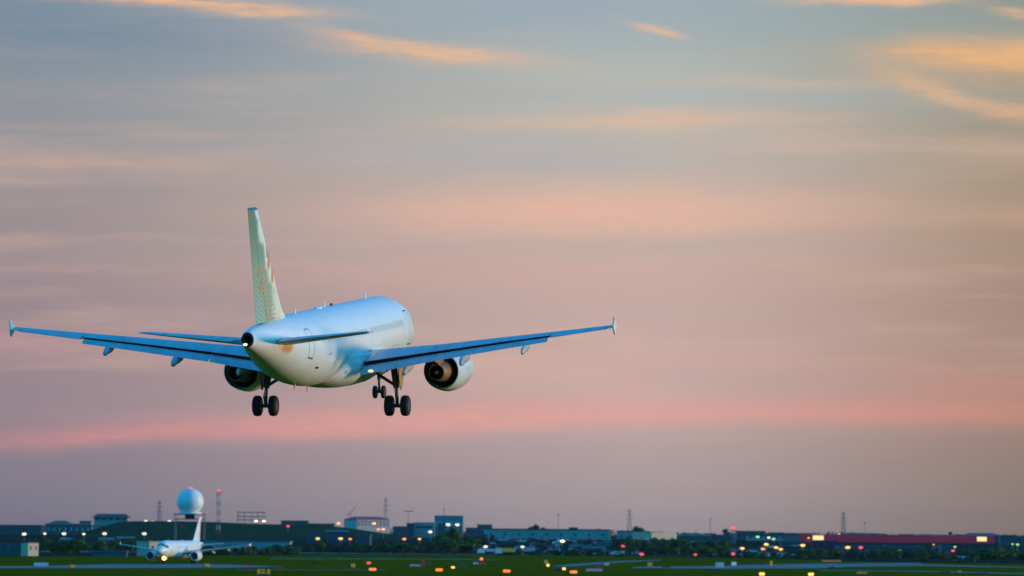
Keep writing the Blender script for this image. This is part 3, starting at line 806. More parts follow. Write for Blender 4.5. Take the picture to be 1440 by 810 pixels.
TREES = [make_tree(3 + i, 10, 10.5 if i % 2 else 8.5, LEAF[i % 3], 'tree') for i in range(6)]
SHRUBS = [make_tree(40 + i, 4, 6.5, LEAF[i % 3], 'shrub', False) for i in range(3)]
_used = set()
def plant(px, d, h, wk, label, group, kind='tree'):
    h = max(1.6, h - hill_h(gx(px, d), d))
    pool = TREES if kind == 'tree' else SHRUBS
    base = 10.0 if kind == 'tree' else 4.0
    p = random.choice(pool)
    if p.name in _used: p = copy_tree(p)
    else: _used.add(p.name)
    p.location = (gx(px, d), d, hill_h(gx(px, d), d) - .02)
    p.rotation_euler = (0, 0, random.uniform(0, 6.28)); k = h / base
    p.scale = (k * wk, k * wk, k)
    tag(p, label, 'tree' if kind == 'tree' else 'shrub', group)
    return p
def top_h(px, ytop, d): return max(1.2, gz(px, ytop, d))
rnd = random.Random(5)
def row(px0, px1, n, ytop, jit, dd, label, group, kind='tree', wk=1.0):
    for i in range(n):
        px = px0 + (px1 - px0) * (i + rnd.uniform(.1, .9)) / n
        d = edge_d(px) + rnd.uniform(*dd)
        yt = ytop(px) if callable(ytop) else ytop
        plant(px, d, top_h(px, yt + rnd.uniform(-jit, jit), d), wk * rnd.uniform(.85, 1.25), label, group, kind)
row(50, 212, 20, 760, 4, (20, 260), 'dark bushy tree in the belt left of the taxiing airliner', 'trees left of the taxiing airliner', wk=1.3)
row(286, 420, 14, 770, 3, (12, 60), 'low dark shrub right behind the grass beside the taxiing airliner', 'shrubs right of the taxiing airliner', 'shrub', 1.1)
row(382, 610, 26, 765, 3, (12, 130), 'low dark tree in the hedge row behind the central grass', 'hedge trees behind the central grass', wk=1.7)
for px, yt, wk in ((540, 756, 1.0), (452, 760, 1.2), (505, 762, 1.2)):
    plant(px, edge_d(px) + 40, top_h(px, yt, edge_d(px) + 40), wk, 'taller tree rising from the hedge row behind the central grass', 'taller hedge trees')
row(684, 860, 13, 773, 2.5, (15, 90), 'small dark shrub at the grass edge below the long pale warehouse', 'shrubs below the pale warehouse', 'shrub', 1.1)
row(862, 1022, 20, lambda p: 757 + (p - 862) * .02, 3.5, (60, 420), 'dark tree in the clump right of the cream ended warehouse', 'trees right of the warehouses', wk=1.2)
row(870, 1010, 10, 768, 3, (20, 80), 'low dark tree at the grass edge right of the car park', 'low trees right of the car park', wk=1.4)
row(1125, 1180, 6, 769, 3, (30, 120), 'round dark tree before the left end of the maroon building', 'trees before the maroon building', wk=1.2)
row(1195, 1335, 14, 774, 3, (30, 160), 'low dark tree in front of the long maroon building', 'low trees in front of the maroon building', wk=1.5)
row(1335, 1460, 12, 772, 4, (30, 200), 'dark tree beyond the grass at the right edge', 'trees at the right edge', wk=1.4)
row(1010, 1130, 8, 776, 2, (20, 80), 'small dark shrub by the grass edge near the red and white mast', 'shrubs near the red and white mast', 'shrub', 1.1)
row(655, 700, 4, 753, 3, (250, 500), 'dark tree between the big dark clump and the warehouse', 'trees beside the big clump', wk=1.1)
for px, yt, dd, wk, lb in ((640, 742, 40, 1.45, 'biggest and roundest dark tree, in front of the teal office block'), (622, 749, 30, 1.4, 'dark tree joined to the left of the biggest tree'),
                           (660, 753, 35, 1.5, 'dark tree sloping down to the right of the biggest tree'), (630, 757, 15, 1.8, 'low dark tree at the foot of the biggest tree'), (652, 760, 12, 1.9, 'low bushy tree at the right foot of the biggest tree')):
    d = edge_d(px) + dd; plant(px, d, top_h(px, yt, d), wk, lb, None)
row(700, 1120, 26, lambda p: 753 + (p - 700) * .012, 2, (900, 1900), 'hazy dark tree among the sheds beyond the car park', 'trees among the far sheds', wk=1.4)
for px, yt in ((753, 737), (747, 740), (764, 741), (841, 743), (895, 739), (900, 741), (1021, 743), (1046, 748), (1337, 747), (1300, 751), (1245, 750)):
    d = 4600; plant(px, d, top_h(px, yt, d), 1.0, 'faint tree standing above the far skyline', 'skyline trees')

def wood(name, px0, px1, d, ytop, jit, n):
    b = MB(); r2 = random.Random(px0)
    for i in range(n):
        px = px0 + (px1 - px0) * r2.random(); dd = d * r2.uniform(.96, 1.05)
        h = top_h(px, ytop(px) + r2.uniform(-jit, jit), dd); w = r2.uniform(9, 18); X = gx(px, dd)
        for k in range(30):
            c = Vector((X + r2.gauss(0, w * .3), dd + r2.gauss(0, 3), h * r2.uniform(.05, 1))); s_ = r2.uniform(.6, 1.5)
            u = Vector((r2.uniform(-1, 1), r2.uniform(-1, 1), r2.uniform(-.4, .4))).normalized(); v = u.cross(Vector((r2.uniform(-1, 1), r2.uniform(-1, 1), 1)).normalized())
            b.add([c + u * s_, c + v * s_, c - u * s_, c - v * s_], [(0, 1, 2, 3)])
    o = b.build(name, LEAF[2]); o['kind'] = 'stuff'
wood('far_wood', -60, 1500, 5600, lambda p: yh(p) - 1.0 + 1.5 * math.sin(p * .02), 1.5, 520)

# ------------------------------------------------------------------ buildings
def bld(name, label, cat, px0, px1, ytop, ybot, d, depth, wall, roof='roof_dark', rz=0, roofh=.5, over=.3, windows=None, group=None, flat=True):
    """a block whose front spans px0..px1 at distance d, walls going down to the ground"""
    x0, x1 = gx(px0, d), gx(px1, d); cx = (x0 + x1) / 2; w = (x1 - x0)
    h = gz((px0 + px1) / 2, ytop, d); gh = hill_h(cx, d); 
    T = thing(name, label, cat, (cx, d, gh), rz, group); h -= gh
    b = MB(); b.box(-w / 2, w / 2, 0, depth, 0, h - roofh); Wl = b.build('wall', M[wall], T)
    b = MB(); b.box(-w / 2 - over, w / 2 + over, -over, depth + over, h - roofh, h); b.build('roof', M[roof], T)
    if windows:
        n, z0, z1, mm, fr = windows
        for i in range(n):
            xa = -w / 2 + w * (i + .5 - fr / 2) / n; xb = -w / 2 + w * (i + .5 + fr / 2) / n
            b = MB(); b.box(xa, xb, -.06, .12, z0 * h, z1 * h); b.build('window', M[mm], T)
    return T, w, h
def hip(T, w, depth, z0, z1, over, ridge, m_):
    b = MB(); x = w / 2 + over
    b.add([(-x, -over, z0), (x, -over, z0), (x, depth + over, z0), (-x, depth + over, z0), (-x * ridge, depth / 2, z1), (x * ridge, depth / 2, z1)],
          [(0, 1, 5, 4), (1, 2, 5), (2, 3, 4, 5), (3, 0, 4), (0, 3, 2, 1)])
    return b.build('roof', m_, T)
def hipped(name, label, px0, px1, ytop, yeave, d, depth, wall, roof, ridge=.75, over=1.0, cat='building', windows=None):
    x0, x1 = gx(px0, d), gx(px1, d); cx = (x0 + x1) / 2; w = x1 - x0; gh = hill_h(cx, d)
    T = thing(name, label, cat, (cx, d, gh)); ze = gz((px0 + px1) / 2, yeave, d) - gh; zt = gz((px0 + px1) / 2, ytop, d) - gh
    b = MB(); b.box(-w / 2, w / 2, 0, depth, 0, ze); b.build('wall', M[wall], T)
    hip(T, w, depth, ze + .003, zt, over, ridge, M[roof])
    if windows:
        n, z0, z1, mm, fr = windows
        for i in range(n):
            xa = -w / 2 + w * (i + .5 - fr / 2) / n; xb = -w / 2 + w * (i + .5 + fr / 2) / n
            b = MB(); b.box(xa, xb, -.06, .12, z0 * ze, z1 * ze); b.build('window', M[mm], T)
    return T, w, ze
hipped('pavilion', 'pale pavilion with a wide dark hipped roof on the left skyline', 132, 179, 722.5, 728, 3150, 14, 'pale', 'roof_dark', .72, 1.6, windows=(5, .72, .93, 'bluegrey', .55))
bld('industrial_shed', 'long low blue shed below the pavilion on the left skyline', 'shed', 64, 128, 736, 742, 3300, 20, 'bluegrey', 'pale', windows=(8, .3, .6, 'pale', .4))
hipped('industrial_shed', 'dark shed with a low arched roof, left of the pavilion', 70, 96, 732, 736, 3700, 25, 'bluegrey', 'roof_dark', .5, 1)
bld('industrial_shed', 'pale block against the sky just left of the pavilion', 'shed', 112, 127, 732.5, 740, 3600, 15, 'bluegrey', 'bluegrey', windows=(3, .6, .8, 'pale', .5))
bld('industrial_shed', 'pale strip shed under the dark hipped roof pavilion', 'shed', 128, 188, 739.5, 744, 2900, 12, 'pale', 'bluegrey', windows=(9, .25, .6, 'bluegrey', .5))
bld('industrial_shed', 'dark blue shed at the far left edge of the skyline', 'shed', -20, 58, 738, 746, 3000, 20, 'bluegrey', 'navy', windows=(9, .4, .7, 'navy', .5))
T, w, h = bld('airfield_shed', 'blue grey shed with a sunlit beige end wall at the left edge', 'shed', -14, 38, 764, 781, 1760, 10, 'bluegrey', 'navy', 0, .3, .15, windows=(4, .25, .55, 'navy', .4))
bld('airfield_hut', 'sunlit beige end block joined to the right of the blue grey shed', 'shed', 38.5, 56, 762.5, 781, 1752, 4, 'cream', 'roof_dark', R(38), .25, .1, windows=(2, .45, .7, 'bluegrey', .3))
bld('airfield_hut', 'beige hut behind the nose of the taxiing airliner', 'shed', 209, 231, 761, 776, 1820, 8, 'cream', 'pale', R(34), .3, .2, windows=(2, .4, .7, 'bluegrey', .35))
bld('long_hangar', 'long pale blue hangar behind the tail of the taxiing airliner', 'hangar', 283, 408, 759.8, 772, 2150, 20, 'pale', 'bluegrey', 0, .5, .3, windows=(14, .15, .6, 'bluegrey', .12))
bld('low_wall_building', 'low blue block behind the left wing of the taxiing airliner', 'building', 130, 178, 774.5, 783, 1740, 6, 'bluegrey', 'bluegrey', windows=(5, .4, .7, 'navy', .4))
for px0, px1, yt, lb in ((86, 104, 756, 'small pale roofed hut in the dark trees, leftmost of three'), (140, 160, 756, 'small pale roofed hut in the dark trees, middle of three'), (166, 188, 754.5, 'small pale roofed hut in the dark trees, rightmost of three')):
    bld('hut', lb, 'hut', px0, px1, yt, 765, 2120, 6, 'bluegrey', 'pale', R(5), .8, .3, windows=(2, .3, .6, 'navy', .4))
T, w, h = hipped('red_roofed_building', 'pinkish building with a bright red roof in the centre of the skyline', 500, 550, 726.5, 730.5, 3200, 18, 'pinkwall', 'roof_red', .72, .6)
T.rotation_euler = (0, 0, R(24))
for i in range(9):
    for j in range(2):
        b = MB(); xa = -w / 2 + w * (i + .25) / 9; b.box(xa, xa + w / 9 * .45, -.05, .1, h * (.55 + .2 * j), h * (.55 + .2 * j) + 1.0); b.build('window', M['bluegrey'], T)
bld('side_block', 'pale blue block joined to the left of the red roofed building', 'building', 484, 497, 731, 746, 3215, 16, 'bluegrey', 'pale', windows=(2, .5, .8, 'navy', .5))
bld('office_tower', 'teal glass office block, tallest block of the skyline', 'office', 611, 651, 725, 748, 3000, 16, 'teal', 'teal', 0, .6, .1, windows=(6, .55, .72, 'pale', .7))
bld('office_wing', 'low white office wing with a dark window band left of the teal block', 'office', 582, 611, 734.5, 748, 2990, 14, 'pale', 'pale', windows=(1, .62, .76, 'navy', .78))
bld('office_annex', 'dark navy block at the left end of the white office wing', 'office', 572, 581.5, 735.5, 748, 2985, 12, 'navy', 'navy', windows=(2, .5, .7, 'bluegrey', .5))
bld('office_annex', 'dark blue block below the teal office block', 'office', 616, 626, 736, 750, 2970, 10, 'bluegrey', 'navy', windows=(2, .5, .7, 'navy', .5))
bld('warehouse', 'very long pale blue warehouse with a thin dark roof line', 'warehouse', 680, 858, 743.7, 757, 2850, 40, 'pale', 'roof_dark', R(-1.2), .55, .2, windows=(9, .35, .55, 'bluegrey', .18))
bld('warehouse', 'pale blue warehouse with a cream right end', 'warehouse', 868, 913, 746.5, 758, 2900, 30, 'pale', 'roof_dark', R(-1), .5, .2, windows=(4, .3, .55, 'bluegrey', .2))
bld('warehouse', 'cream warehouse end that glows in the low light', 'warehouse', 912, 956, 748.5, 758, 2870, 16, 'cream', 'cream', R(36), .4, .1, windows=(3, .2, .4, 'pale', .3))
# maroon building, long and low
T, w, h = bld('maroon_building', 'very long maroon building with lit yellow signs, right of centre', 'building', 1117, 1406, 752.2, 768, 2700, 24, 'bluegrey', 'maroon', R(16), 0.35, .2)
b = MB(); b.box(-w / 2, w / 2, -1.2, -.02, h - 4.0, h - .36); b.build('fascia', M['maroon'], T)
for fx, fw in ((-.41, .055), (.435, .05)):
    b = MB(); b.box(fx * w - fw * w / 2, fx * w + fw * w / 2, -1.3, -1.19, h - 2.7, h - .6); b.build('lit_panel', M['L_window'], T)
for i in range(22):
    b = MB(); xa = -w / 2 + w * (i + .3) / 22; b.box(xa, xa + w / 22 * .4, -.06, .1, 1.0, 2.6); b.build('window', M['navy'], T)
bld('loading_dock', 'dull maroon block under the left end of the maroon building', 'building', 1143, 1178, 760, 774, 2500, 10, 'maroon', 'navy', windows=(3, .2, .6, 'navy', .5))
hipped('domed_hall', 'hall with a low dark curved roof behind the right end of the maroon building', 1362, 1404, 749.5, 753.5, 3100, 30, 'bluegrey', 'roof_dark', .6, 2.5)
bld('industrial_shed', 'blue grey shed at the right edge beyond the maroon building', 'shed', 1407, 1470, 754, 768, 2600, 18, 'bluegrey', 'bluegrey', R(-2), windows=(6, .4, .6, 'navy', .5))
sheds = [(955, 1000, 751.5, 3050, 'bluegrey', 'pale', 'pale roofed shed right of the cream warehouse end'), (1000, 1028, 752, 2950, 'bluegrey', 'bluegrey', 'blue grey shed just left of the red and white mast'),
         (1036, 1076, 746.5, 3600, 'bluegrey', 'roof_dark', 'dark topped block right of the red and white mast'), (1052, 1118, 752.5, 3000, 'pale', 'bluegrey', 'pale shed left of the maroon building'),
         (1078, 1140, 749.5, 3500, 'bluegrey', 'bluegrey', 'blue shed behind the left end of the maroon building'), (972, 992, 760.5, 2350, 'bluegrey', 'pale', 'low hut with a white roof among the trees'),
         (655, 690, 742, 3700, 'bluegrey', 'bluegrey', 'grey block just right of the teal office block'), (672, 692, 737.5, 4200, 'bluegrey', 'bluegrey', 'faint tall block on the skyline right of the teal office'),
         (395, 432, 732, 3700, 'bluegrey', 'roof_dark', 'dark curved shed on the hill skyline'), (428, 470, 736, 3500, 'bluegrey', 'bluegrey', 'low blue shed on the skyline left of the red roofed building'),
         (553, 572, 740, 3400, 'bluegrey', 'bluegrey', 'pale shed between the red roofed building and the navy block'), (802, 812, 741.5, 3300, 'navy', 'navy', 'small dark plant room above the long warehouse'),
         (1180, 1240, 749.5, 3600, 'bluegrey', 'pale', 'pale roofed shed above the maroon building'), (1290, 1340, 751.5, 3600, 'bluegrey', 'pale', 'low pale shed above the right half of the maroon building'),
         (460, 490, 745.5, 2500, 'navy', 'pale', 'long low pale canopy below the red roofed building'), (500, 520, 752, 2400, 'navy', 'bluegrey', 'blue grey hut between the yellow lamps'), (430, 452, 750.5, 2500, 'navy', 'bluegrey', 'pale roofed hut right of the hill'),
         (1325, 1338, 766, 2300, 'bluegrey', 'bluegrey', 'blue hut below the right end of the maroon building'), (1100, 1120, 762, 2500, 'bluegrey', 'bluegrey', 'blue grey hut among the orange lamps'), (1200, 1300, 767.5, 2450, 'bluegrey', 'bluegrey', 'long blue wall below the maroon building')]
for px0, px1, yt, d, wl, rf, lb in sheds:
    bld('industrial_shed', lb, 'shed', px0, px1, yt, 760, d, 14, wl, rf, R(random.uniform(-3, 3)), .7, .3, windows=(max(2, int((px1 - px0) / 7)), .4, .65, 'navy' if wl != 'navy' else 'bluegrey', .45))
# far skyline blocks
rk = random.Random(11)
for i in range(26):
    px = 690 + i * 30 + rk.uniform(-8, 8); d = rk.uniform(4300, 5400); wpx = rk.uniform(10, 30)
    bld('far_block', 'faint low block on the hazy skyline', 'building', px, px + wpx, yh(px) - rk.uniform(.2, 2.5), 760, d, 14, rk.choice(['bluegrey', 'pale', 'bluegrey']), rk.choice(['bluegrey', 'roof_dark', 'pale']), 0, .8, .2, group='faint blocks on the skyline')
for i in range(8):
    px = 0 + i * 24 + rk.uniform(-6, 6); d = rk.uniform(3900, 4600)
    bld('far_block', 'faint low block on the left skyline', 'building', px, px + rk.uniform(12, 22), yh(px) - rk.uniform(2, 5), 760, d, 14, rk.choice(['bluegrey', 'pale']), rk.choice(['bluegrey', 'roof_dark', 'pale']), 0, .8, .2, group='faint blocks on the left skyline')

# ------------------------------------------------------------------ radar dome on its tower
d = 2300; T = thing('radar_tower', 'radar tower carrying a big white ball dome, behind the taxiing airliner', 'radar tower', (gx(267, d), d, 0))
pm = PPM(d); zt, zb = gz(267, 722.5, d), gz(267, 730, d); zc = gz(267, 705.3, d); hw = 21.5 / pm
b = MB(); b.sphere((0, 0, zc), 18.8 / pm, 36, 22); dm = b.build('radome', M['dome'], T, True)
b = MB(); b.lathe([(-.3, 16.5 / pm), (.6, 16.5 / pm)], 28, (0, 0, zt), 'Z', True, True); b.build('dome_base', M['dome'], T)
b = MB(); b.sphere((0, 0, zc + 18.8 / pm + .25), (.8, .8, .25), 14, 8); b.build('obstruction_lamp', M['L_red'], T, True)
b = MB(); b.box(-hw, hw, -hw, hw, zt - .35, zt); b.build('platform', M['navy'], T)
b = MB(); b.box(-hw * .98, hw * .98, -hw * .98, hw * .98, zb - .15, zb + .15); b.build('platform', M['navy'], T)
b = MB(); b.box(-1.9, 1.9, -1.9, 1.9, zb + .15, zt - .36); b.build('equipment_cabin', M['navy'], T)
for sx in (-1, 1):
    for sy in (-1, 1):
        b = MB(); b.tube([(sx * hw * .95, sy * hw * .95, zt - .35), (sx * hw * .95, sy * hw * .95, 0)], .11, 8); b.build('leg', M['steel'], T)
for a, c in ((0, 1), (1, 0)):
    for s_ in (-1, 1):
        b = MB()
        p0 = (-hw * .95, s_ * hw * .95) if a else (s_ * hw * .95, -hw * .95); p1 = (hw * .95, s_ * hw * .95) if a else (s_ * hw * .95, hw * .95)
        b.tube([(*p0, 0), (*p1, zb)], .05, 5); b.tube([(*p1, 0), (*p0, zb)], .05, 5); b.build('cross_brace', M['steel'], T)

# ------------------------------------------------------------------ masts and pylons
def lattice(b, w0, w1, h, n, r):
    P = lambda t, k: (((w0 + (w1 - w0) * t) / 2) * (1 if k in (0, 3) else -1), ((w0 + (w1 - w0) * t) / 2) * (1 if k < 2 else -1), h * t)
    for k in range(4): b.tube([P(0, k), P(1, k)], r, 5)
    for i in range(n):
        t0, t1 = i / n, (i + 1) / n
        for k in range(4):
            k2 = (k + 1) % 4; b.tube([P(t0, k), P(t1, k2)], r * .7, 4); b.tube([P(t0, k2), P(t1, k)], r * .7, 4); b.tube([P(t1, k), P(t1, k2)], r * .6, 4)
def mast(px, ytop, d, w, label, bands=8, lamps=((0, 1.0),)):
    h = gz(px, ytop, d) - hill_h(gx(px, d), d); T = thing('lattice_mast', label, 'mast', (gx(px, d), d, hill_h(gx(px, d), d)))
    for i in range(bands):
        b = MB(); z0, z1 = h * i / bands, h * (i + 1) / bands
        lattice(b, w, w, z1 - z0, 2, .07); b.v = [(x, y, z + z0) for x, y, z in b.v]
        b.build('mast_section', (M['red_paint'] if i % 2 == 0 else M['mastwhite']) if px < 700 else M['mast_dull' if i % 2 else 'mast_red'], T)
    for f, s_ in lamps:
        b = MB(); b.sphere((0, -w * .6 - .05 if f < 1 else 0, h * f + (.35 if f == 1 else 0)), (.75 * s_, .5, .55 * s_), 12, 8); b.build('obstruction_lamp', M['L_red'], T, True)
mast(307, 691, 2700, 1.7, 'tall red and white lattice mast right of the white ball dome', 9, ((1, 1.0),))
mast(1031, 744, 1990, 1.3, 'short red and white lattice mast with red lamps, right of centre', 6, ((1, .95), (.16, .8)))
def pylon(px, ytop, d, label, w0=4.2, arms=3):
    gh = hill_h(gx(px, d), d); h = gz(px, ytop, d) - gh; T = thing('power_pylon', label, 'pylon', (gx(px, d), d, gh))
    b = MB(); lattice(b, w0, 1.5, h * .62, 6, .10)
    c = MB(); lattice(c, 1.5, .7, h * .38, 4, .09); b.add([(x, y, z + h * .62) for x, y, z in c.v], c.f); b.build('lattice_frame', M['steel'], T)
    for i in range(arms):
        z = h * (.66 + .13 * i); L = 2.6 - .4 * i
        b = MB(); b.tube([(-L, 0, z), (0, 0, z + .5), (L, 0, z)], .08, 5); b.tube([(-L, 0, z), (L, 0, z)], .07, 5); b.build('cross_arm', M['steel'], T)
pylon(224, 704, 3400, 'grey lattice pylon left of the white ball dome')
pylon(542, 700, 3700, 'grey lattice pylon behind the red roofed building')
pylon(885, 716, 3500, 'grey lattice pylon above the warehouses')
pylon(1186, 720, 3500, 'grey lattice pylon behind the maroon building')
def antenna(px, ytop, d, label, bar=1.2):
    h = gz(px, ytop, d); T = thing('antenna_mast', label, 'mast', (gx(px, d), d, 0))
    b = MB(); b.tube([(0, 0, 0), (0, 0, h)], [.22, .12], 8); b.build('pole', M['steel'], T)
    b = MB(); b.box(-bar, bar, -.2, .2, h - .5, h); b.build('floodlight_bar', M['steel'], T)
antenna(574, 718.5, 3300, 'thin floodlight mast left of the white office wing', 2.6); antenna(785, 723, 3500, 'thin mast above the middle of the long warehouse', .8)
antenna(999, 729, 3500, 'thin mast left of the short red and white mast', .8); antenna(1216, 735, 3300, 'thin mast above the maroon building, right of the pylon', .7); antenna(624, 715, 3000, 'thin aerial on the teal office block', .4)
# tower crane, faint red
d = 3900; T = thing('tower_crane', 'faint red tower crane left of the red roofed building', 'crane', (gx(492, d), d, 0)); h = gz(492, 722, d)
b = MB(); lattice(b, 1.0, 1.0, h, 9, .05); b.build('crane_mast', M['roof_red'], T)
b = MB(); b.tube([(-3, 0, h - 1), (0, 0, h), (4.5, 0, h + 5.5)], [.2, .22, .12], 6); b.build('jib', M['roof_red'], T)
# open steel frame on the hill
d = 3250; T = thing('steel_frame', 'open steel frame with three long rails on the hill skyline', 'scaffold', (gx(353, d), d, hill_h(gx(353, d), d))); pm = PPM(d); hb = hill_h(gx(353, d), d)
zs = [gz(353, y, d) - hb for y in (720.5, 726.3, 731)]; hw = 18.5 / pm
for z in zs:
    b = MB(); b.box(-hw - .6, hw + .6, -.3, .3, z - .22, z + .22); b.build('rail', M['navy'], T)
for i in range(5):
    b = MB(); x = -hw + 2 * hw * i / 4; b.box(x - .14, x + .14, .3, .6, 0, zs[0]); b.build('post', M['steel'], T)

# ------------------------------------------------------------------ lamps
def lamp_post(px, py, d, mm, label, r=.5, group=None, wide=1.35):
    gh = hill_h(gx(px, d), d); z = gz(px, py, d) - gh
    T = thing('street_lamp', label, 'lamp', (gx(px, d), d, gh), 0, group)
    b = MB(); b.tube([(0, .35, 0), (0, .35, z + .1), (0, 0, z + r + .12)], [.11, .08, .06], 7); b.build('pole', M['steel'], T)
    b = MB(); b.sphere((0, 0, z), (r * wide, r * .8, r * .72), 14, 8); b.build('lamp_head', M[mm], T, True)
GL = 'street lamps glowing '
for px, py in ((34, 751), (63, 750.5), (90, 750.5), (118, 751), (147, 750.5), (203, 750.5)):
    big = px in (34, 147, 90, 203)
    lamp_post(px, py, 2250, 'L_white', 'white lamp in the straight row before the dark trees at left', .62 if big else .42, 'white lamps in a row at left')
for px, py in ((205, 733), (214.5, 733.8), (238, 733.2), (360, 732.8), (371, 732.8)):
    lamp_post(px, py, 3050, 'L_white', 'white floodlight on the crest of the dark hill', .72, 'floodlights on the hill crest')
lamp_post(187, 737.5, 2950, 'L_sodium', 'orange lamp just right of the pale strip shed', .8, None, 2.0)
for px, py, d, mm, r, lb in ((447, 757.5, 2300, 'L_yellow', .62, 'bright yellow lamp above the hedge, leftmost of the hedge lamps'), (479, 757.5, 2300, 'L_yellow', .66, 'bright yellow lamp above the hedge below the long pale canopy'), (492.5, 758, 2320, 'L_sodium', .5, 'dimmer orange lamp just right of the two bright hedge lamps'),
                              (476, 736, 3150, 'L_yellow', .75, 'yellow lamp on the skyline left of the red roofed building'), (526, 736.2, 3100, 'L_yellow', .8, 'yellow lamp in front of the red roofed building'),
                              (532, 744.5, 2700, 'L_sodium', .6, 'left one of two orange lamps below the red roofed building'), (539, 744.3, 2700, 'L_yellow', .6, 'right one of two orange lamps below the red roofed building'),
                              (568.5, 758, 2350, 'L_sodium', .6, 'orange lamp above the hedge left of the big dark tree'), (590, 758, 2350, 'L_yellow', .5, 'small yellow lamp close to the big dark tree'), (605, 748, 2600, 'L_white', .66, 'white lamp at the left of the big dark tree'),
                              (630, 737.8, 2900, 'L_white', .8, 'round white lamp before the teal office block, left one'), (643, 738, 2900, 'L_white', .75, 'round white lamp before the teal office block, right one'),
                              (683, 768.8, 2150, 'L_white', .55, 'greenish white lamp at the left end of the pale trailer'), (735, 769, 2150, 'L_white', .5, 'greenish white lamp right of the yellow trailer'), (791, 761, 2350, 'L_white', .72, 'round white lamp in the car park before the long warehouse'),
                              (405, 740, 2800, 'L_red', .6, 'red lamp on the dark hill side'), (876, 768, 2250, 'L_red', .5, 'small red lamp at the right of the car park'), (902.5, 779.3, 2080, 'L_red', .6, 'red lamp at the grass edge in front of the dark trees'), (978, 780, 2080, 'L_red', .45, 'small red lamp at the grass edge left of the red and white mast'),
                              (666, 758, 2300, 'L_red', .4, 'dim red lamp right of the big dark tree'),
                              (1044, 771.2, 2100, 'L_yellow', .62, 'yellow lamp just right of the short red and white mast'), (1077.5, 765.5, 2200, 'L_yellow', .66, 'yellow lamp, upper one of the cluster right of the mast'), (1073, 772, 2100, 'L_sodium', .56, 'orange lamp directly below the upper yellow lamp'),
                              (1091.5, 770, 2150, 'L_yellow', .6, 'left lamp of a close pair of orange lamps'), (1098, 772.3, 2120, 'L_yellow', .58, 'right lamp of a close pair of orange lamps'), (1129, 767, 2200, 'L_yellow', .7, 'large yellow lamp before the left end of the maroon building'),
                              (1192.5, 769.8, 2200, 'L_yellow', .72, 'large yellow lamp below the middle of the maroon building'), (1210.5, 770, 2200, 'L_red', .6, 'red lamp beside the large yellow lamp below the maroon building'),
                              (1065.5, 755, 2700, 'L_green', .7, 'greenish lamp left of the maroon building, leftmost of three'), (1081, 756, 2700, 'L_white', .55, 'dim white lamp left of the maroon building, middle of three'), (1088, 758, 2600, 'L_green', .62, 'greenish lamp left of the maroon building, rightmost of three'),
                              (1266, 774, 2150, 'L_green', .42, 'small pale green lamp in front of the right trees'), (1343, 769, 2250, 'L_green', .42, 'small green lamp above the red and orange pair at right'), (1340.5, 774.5, 2150, 'L_red', .5, 'red lamp beside the bright orange lamp at right'),
                              (1355, 775.8, 2120, 'L_sodium', .72, 'bright orange lamp below the right end of the maroon building'), (1431, 765.8, 2350, 'L_green', .5, 'green lamp at the far right edge'), (1424, 765.2, 2360, 'L_green', .35, 'faint pale green lamp left of the green one at far right'), (1313, 766, 2300, 'L_sodium', .3, 'faint orange lamp under the maroon building'),
                              (866, 764.5, 2350, 'L_white', .4, 'dim white lamp at the right of the car park'), (1180, 751, 2800, 'L_sodium', .4, 'faint orange lamp on the roof line of the maroon building'), (1137, 756.5, 2600, 'L_sodium', .45, 'faint orange lamp at the left tip of the maroon building')):
    lamp_post(px, py, d, mm, lb, r)
# ------------------------------------------------------------------ vehicles
PAINT = {n: mat('car_paint_' + n, c, .35, .1, coat=.4) for n, c in dict(white=(.6, .62, .65), blue=(.05, .12, .25), dark=(.02, .025, .035), red=(.45, .03, .05), silver=(.3, .33, .37), teal=(.05, .25, .3), beige=(.45, .36, .28)).items()}
CARS = {}
def car(col):
    root = bpy.data.objects.new('parked_car', None); COL.objects.link(root)
    b = MB(); prof = [(-2.15, .45), (-2.2, .75), (-2.05, .92), (-1.2, .98), (-.55, 1.42), (.75, 1.45), (1.55, 1.0), (2.15, .88), (2.2, .45), (1.9, .28), (-1.9, .28)]
    b.loft([[(x, y * k, z if z < 1.0 else z) for x, z in prof] for y, k in ((-.86, 1), (-.80, 1.06), (.80, 1.06), (.86, 1))]); b.build('body', PAINT[col], root)
    for y in (-.9, .9):
        s_ = 1 if y > 0 else -1
        b = MB(); b.loft([[(-1.05, y, 1.0), (-.5, y, 1.34), (.7, y, 1.36), (1.35, y, 1.02)], [(-1.05, y + .012 * s_, 1.0), (-.5, y + .012 * s_, 1.34), (.7, y + .012 * s_, 1.36), (1.35, y + .012 * s_, 1.02)]]); b.build('side_window', M['glass'], root)
    for x in (-1.35, 1.35):
        for y in (-.78, .78):
            b = MB(); b.lathe([(-.1, .02), (-.1, .3), (.1, .3), (.1, .02)], 14, (0, 0, 0), 'Y'); b.v = [(a + x, c + y, e + .31) for a, c, e in b.v]; b.build('wheel', M['tyre'], root, True)
    return root
def put_car(px, d, col, rz, label, group):
    if col not in CARS: CARS[col] = car(col); o = CARS[col]
    else: o = copy_tree(CARS[col])
    o.location = (gx(px, d), d, max(.06, rise(d) + .03)); o.rotation_euler = (0, 0, rz); tag(o, label, 'car', group)
rc = random.Random(21)
for i in range(90):
    px = 684 + rc.random() * 250; d = rc.uniform(2190, 2680); c = rc.choice(['white', 'blue', 'dark', 'silver', 'red', 'dark', 'blue', 'teal'])
    put_car(px, d, c, rc.uniform(-.2, .2) + (math.pi / 2 if rc.random() < .3 else 0), c + ' car parked in the car park before the long warehouse', c + ' cars in the car park')
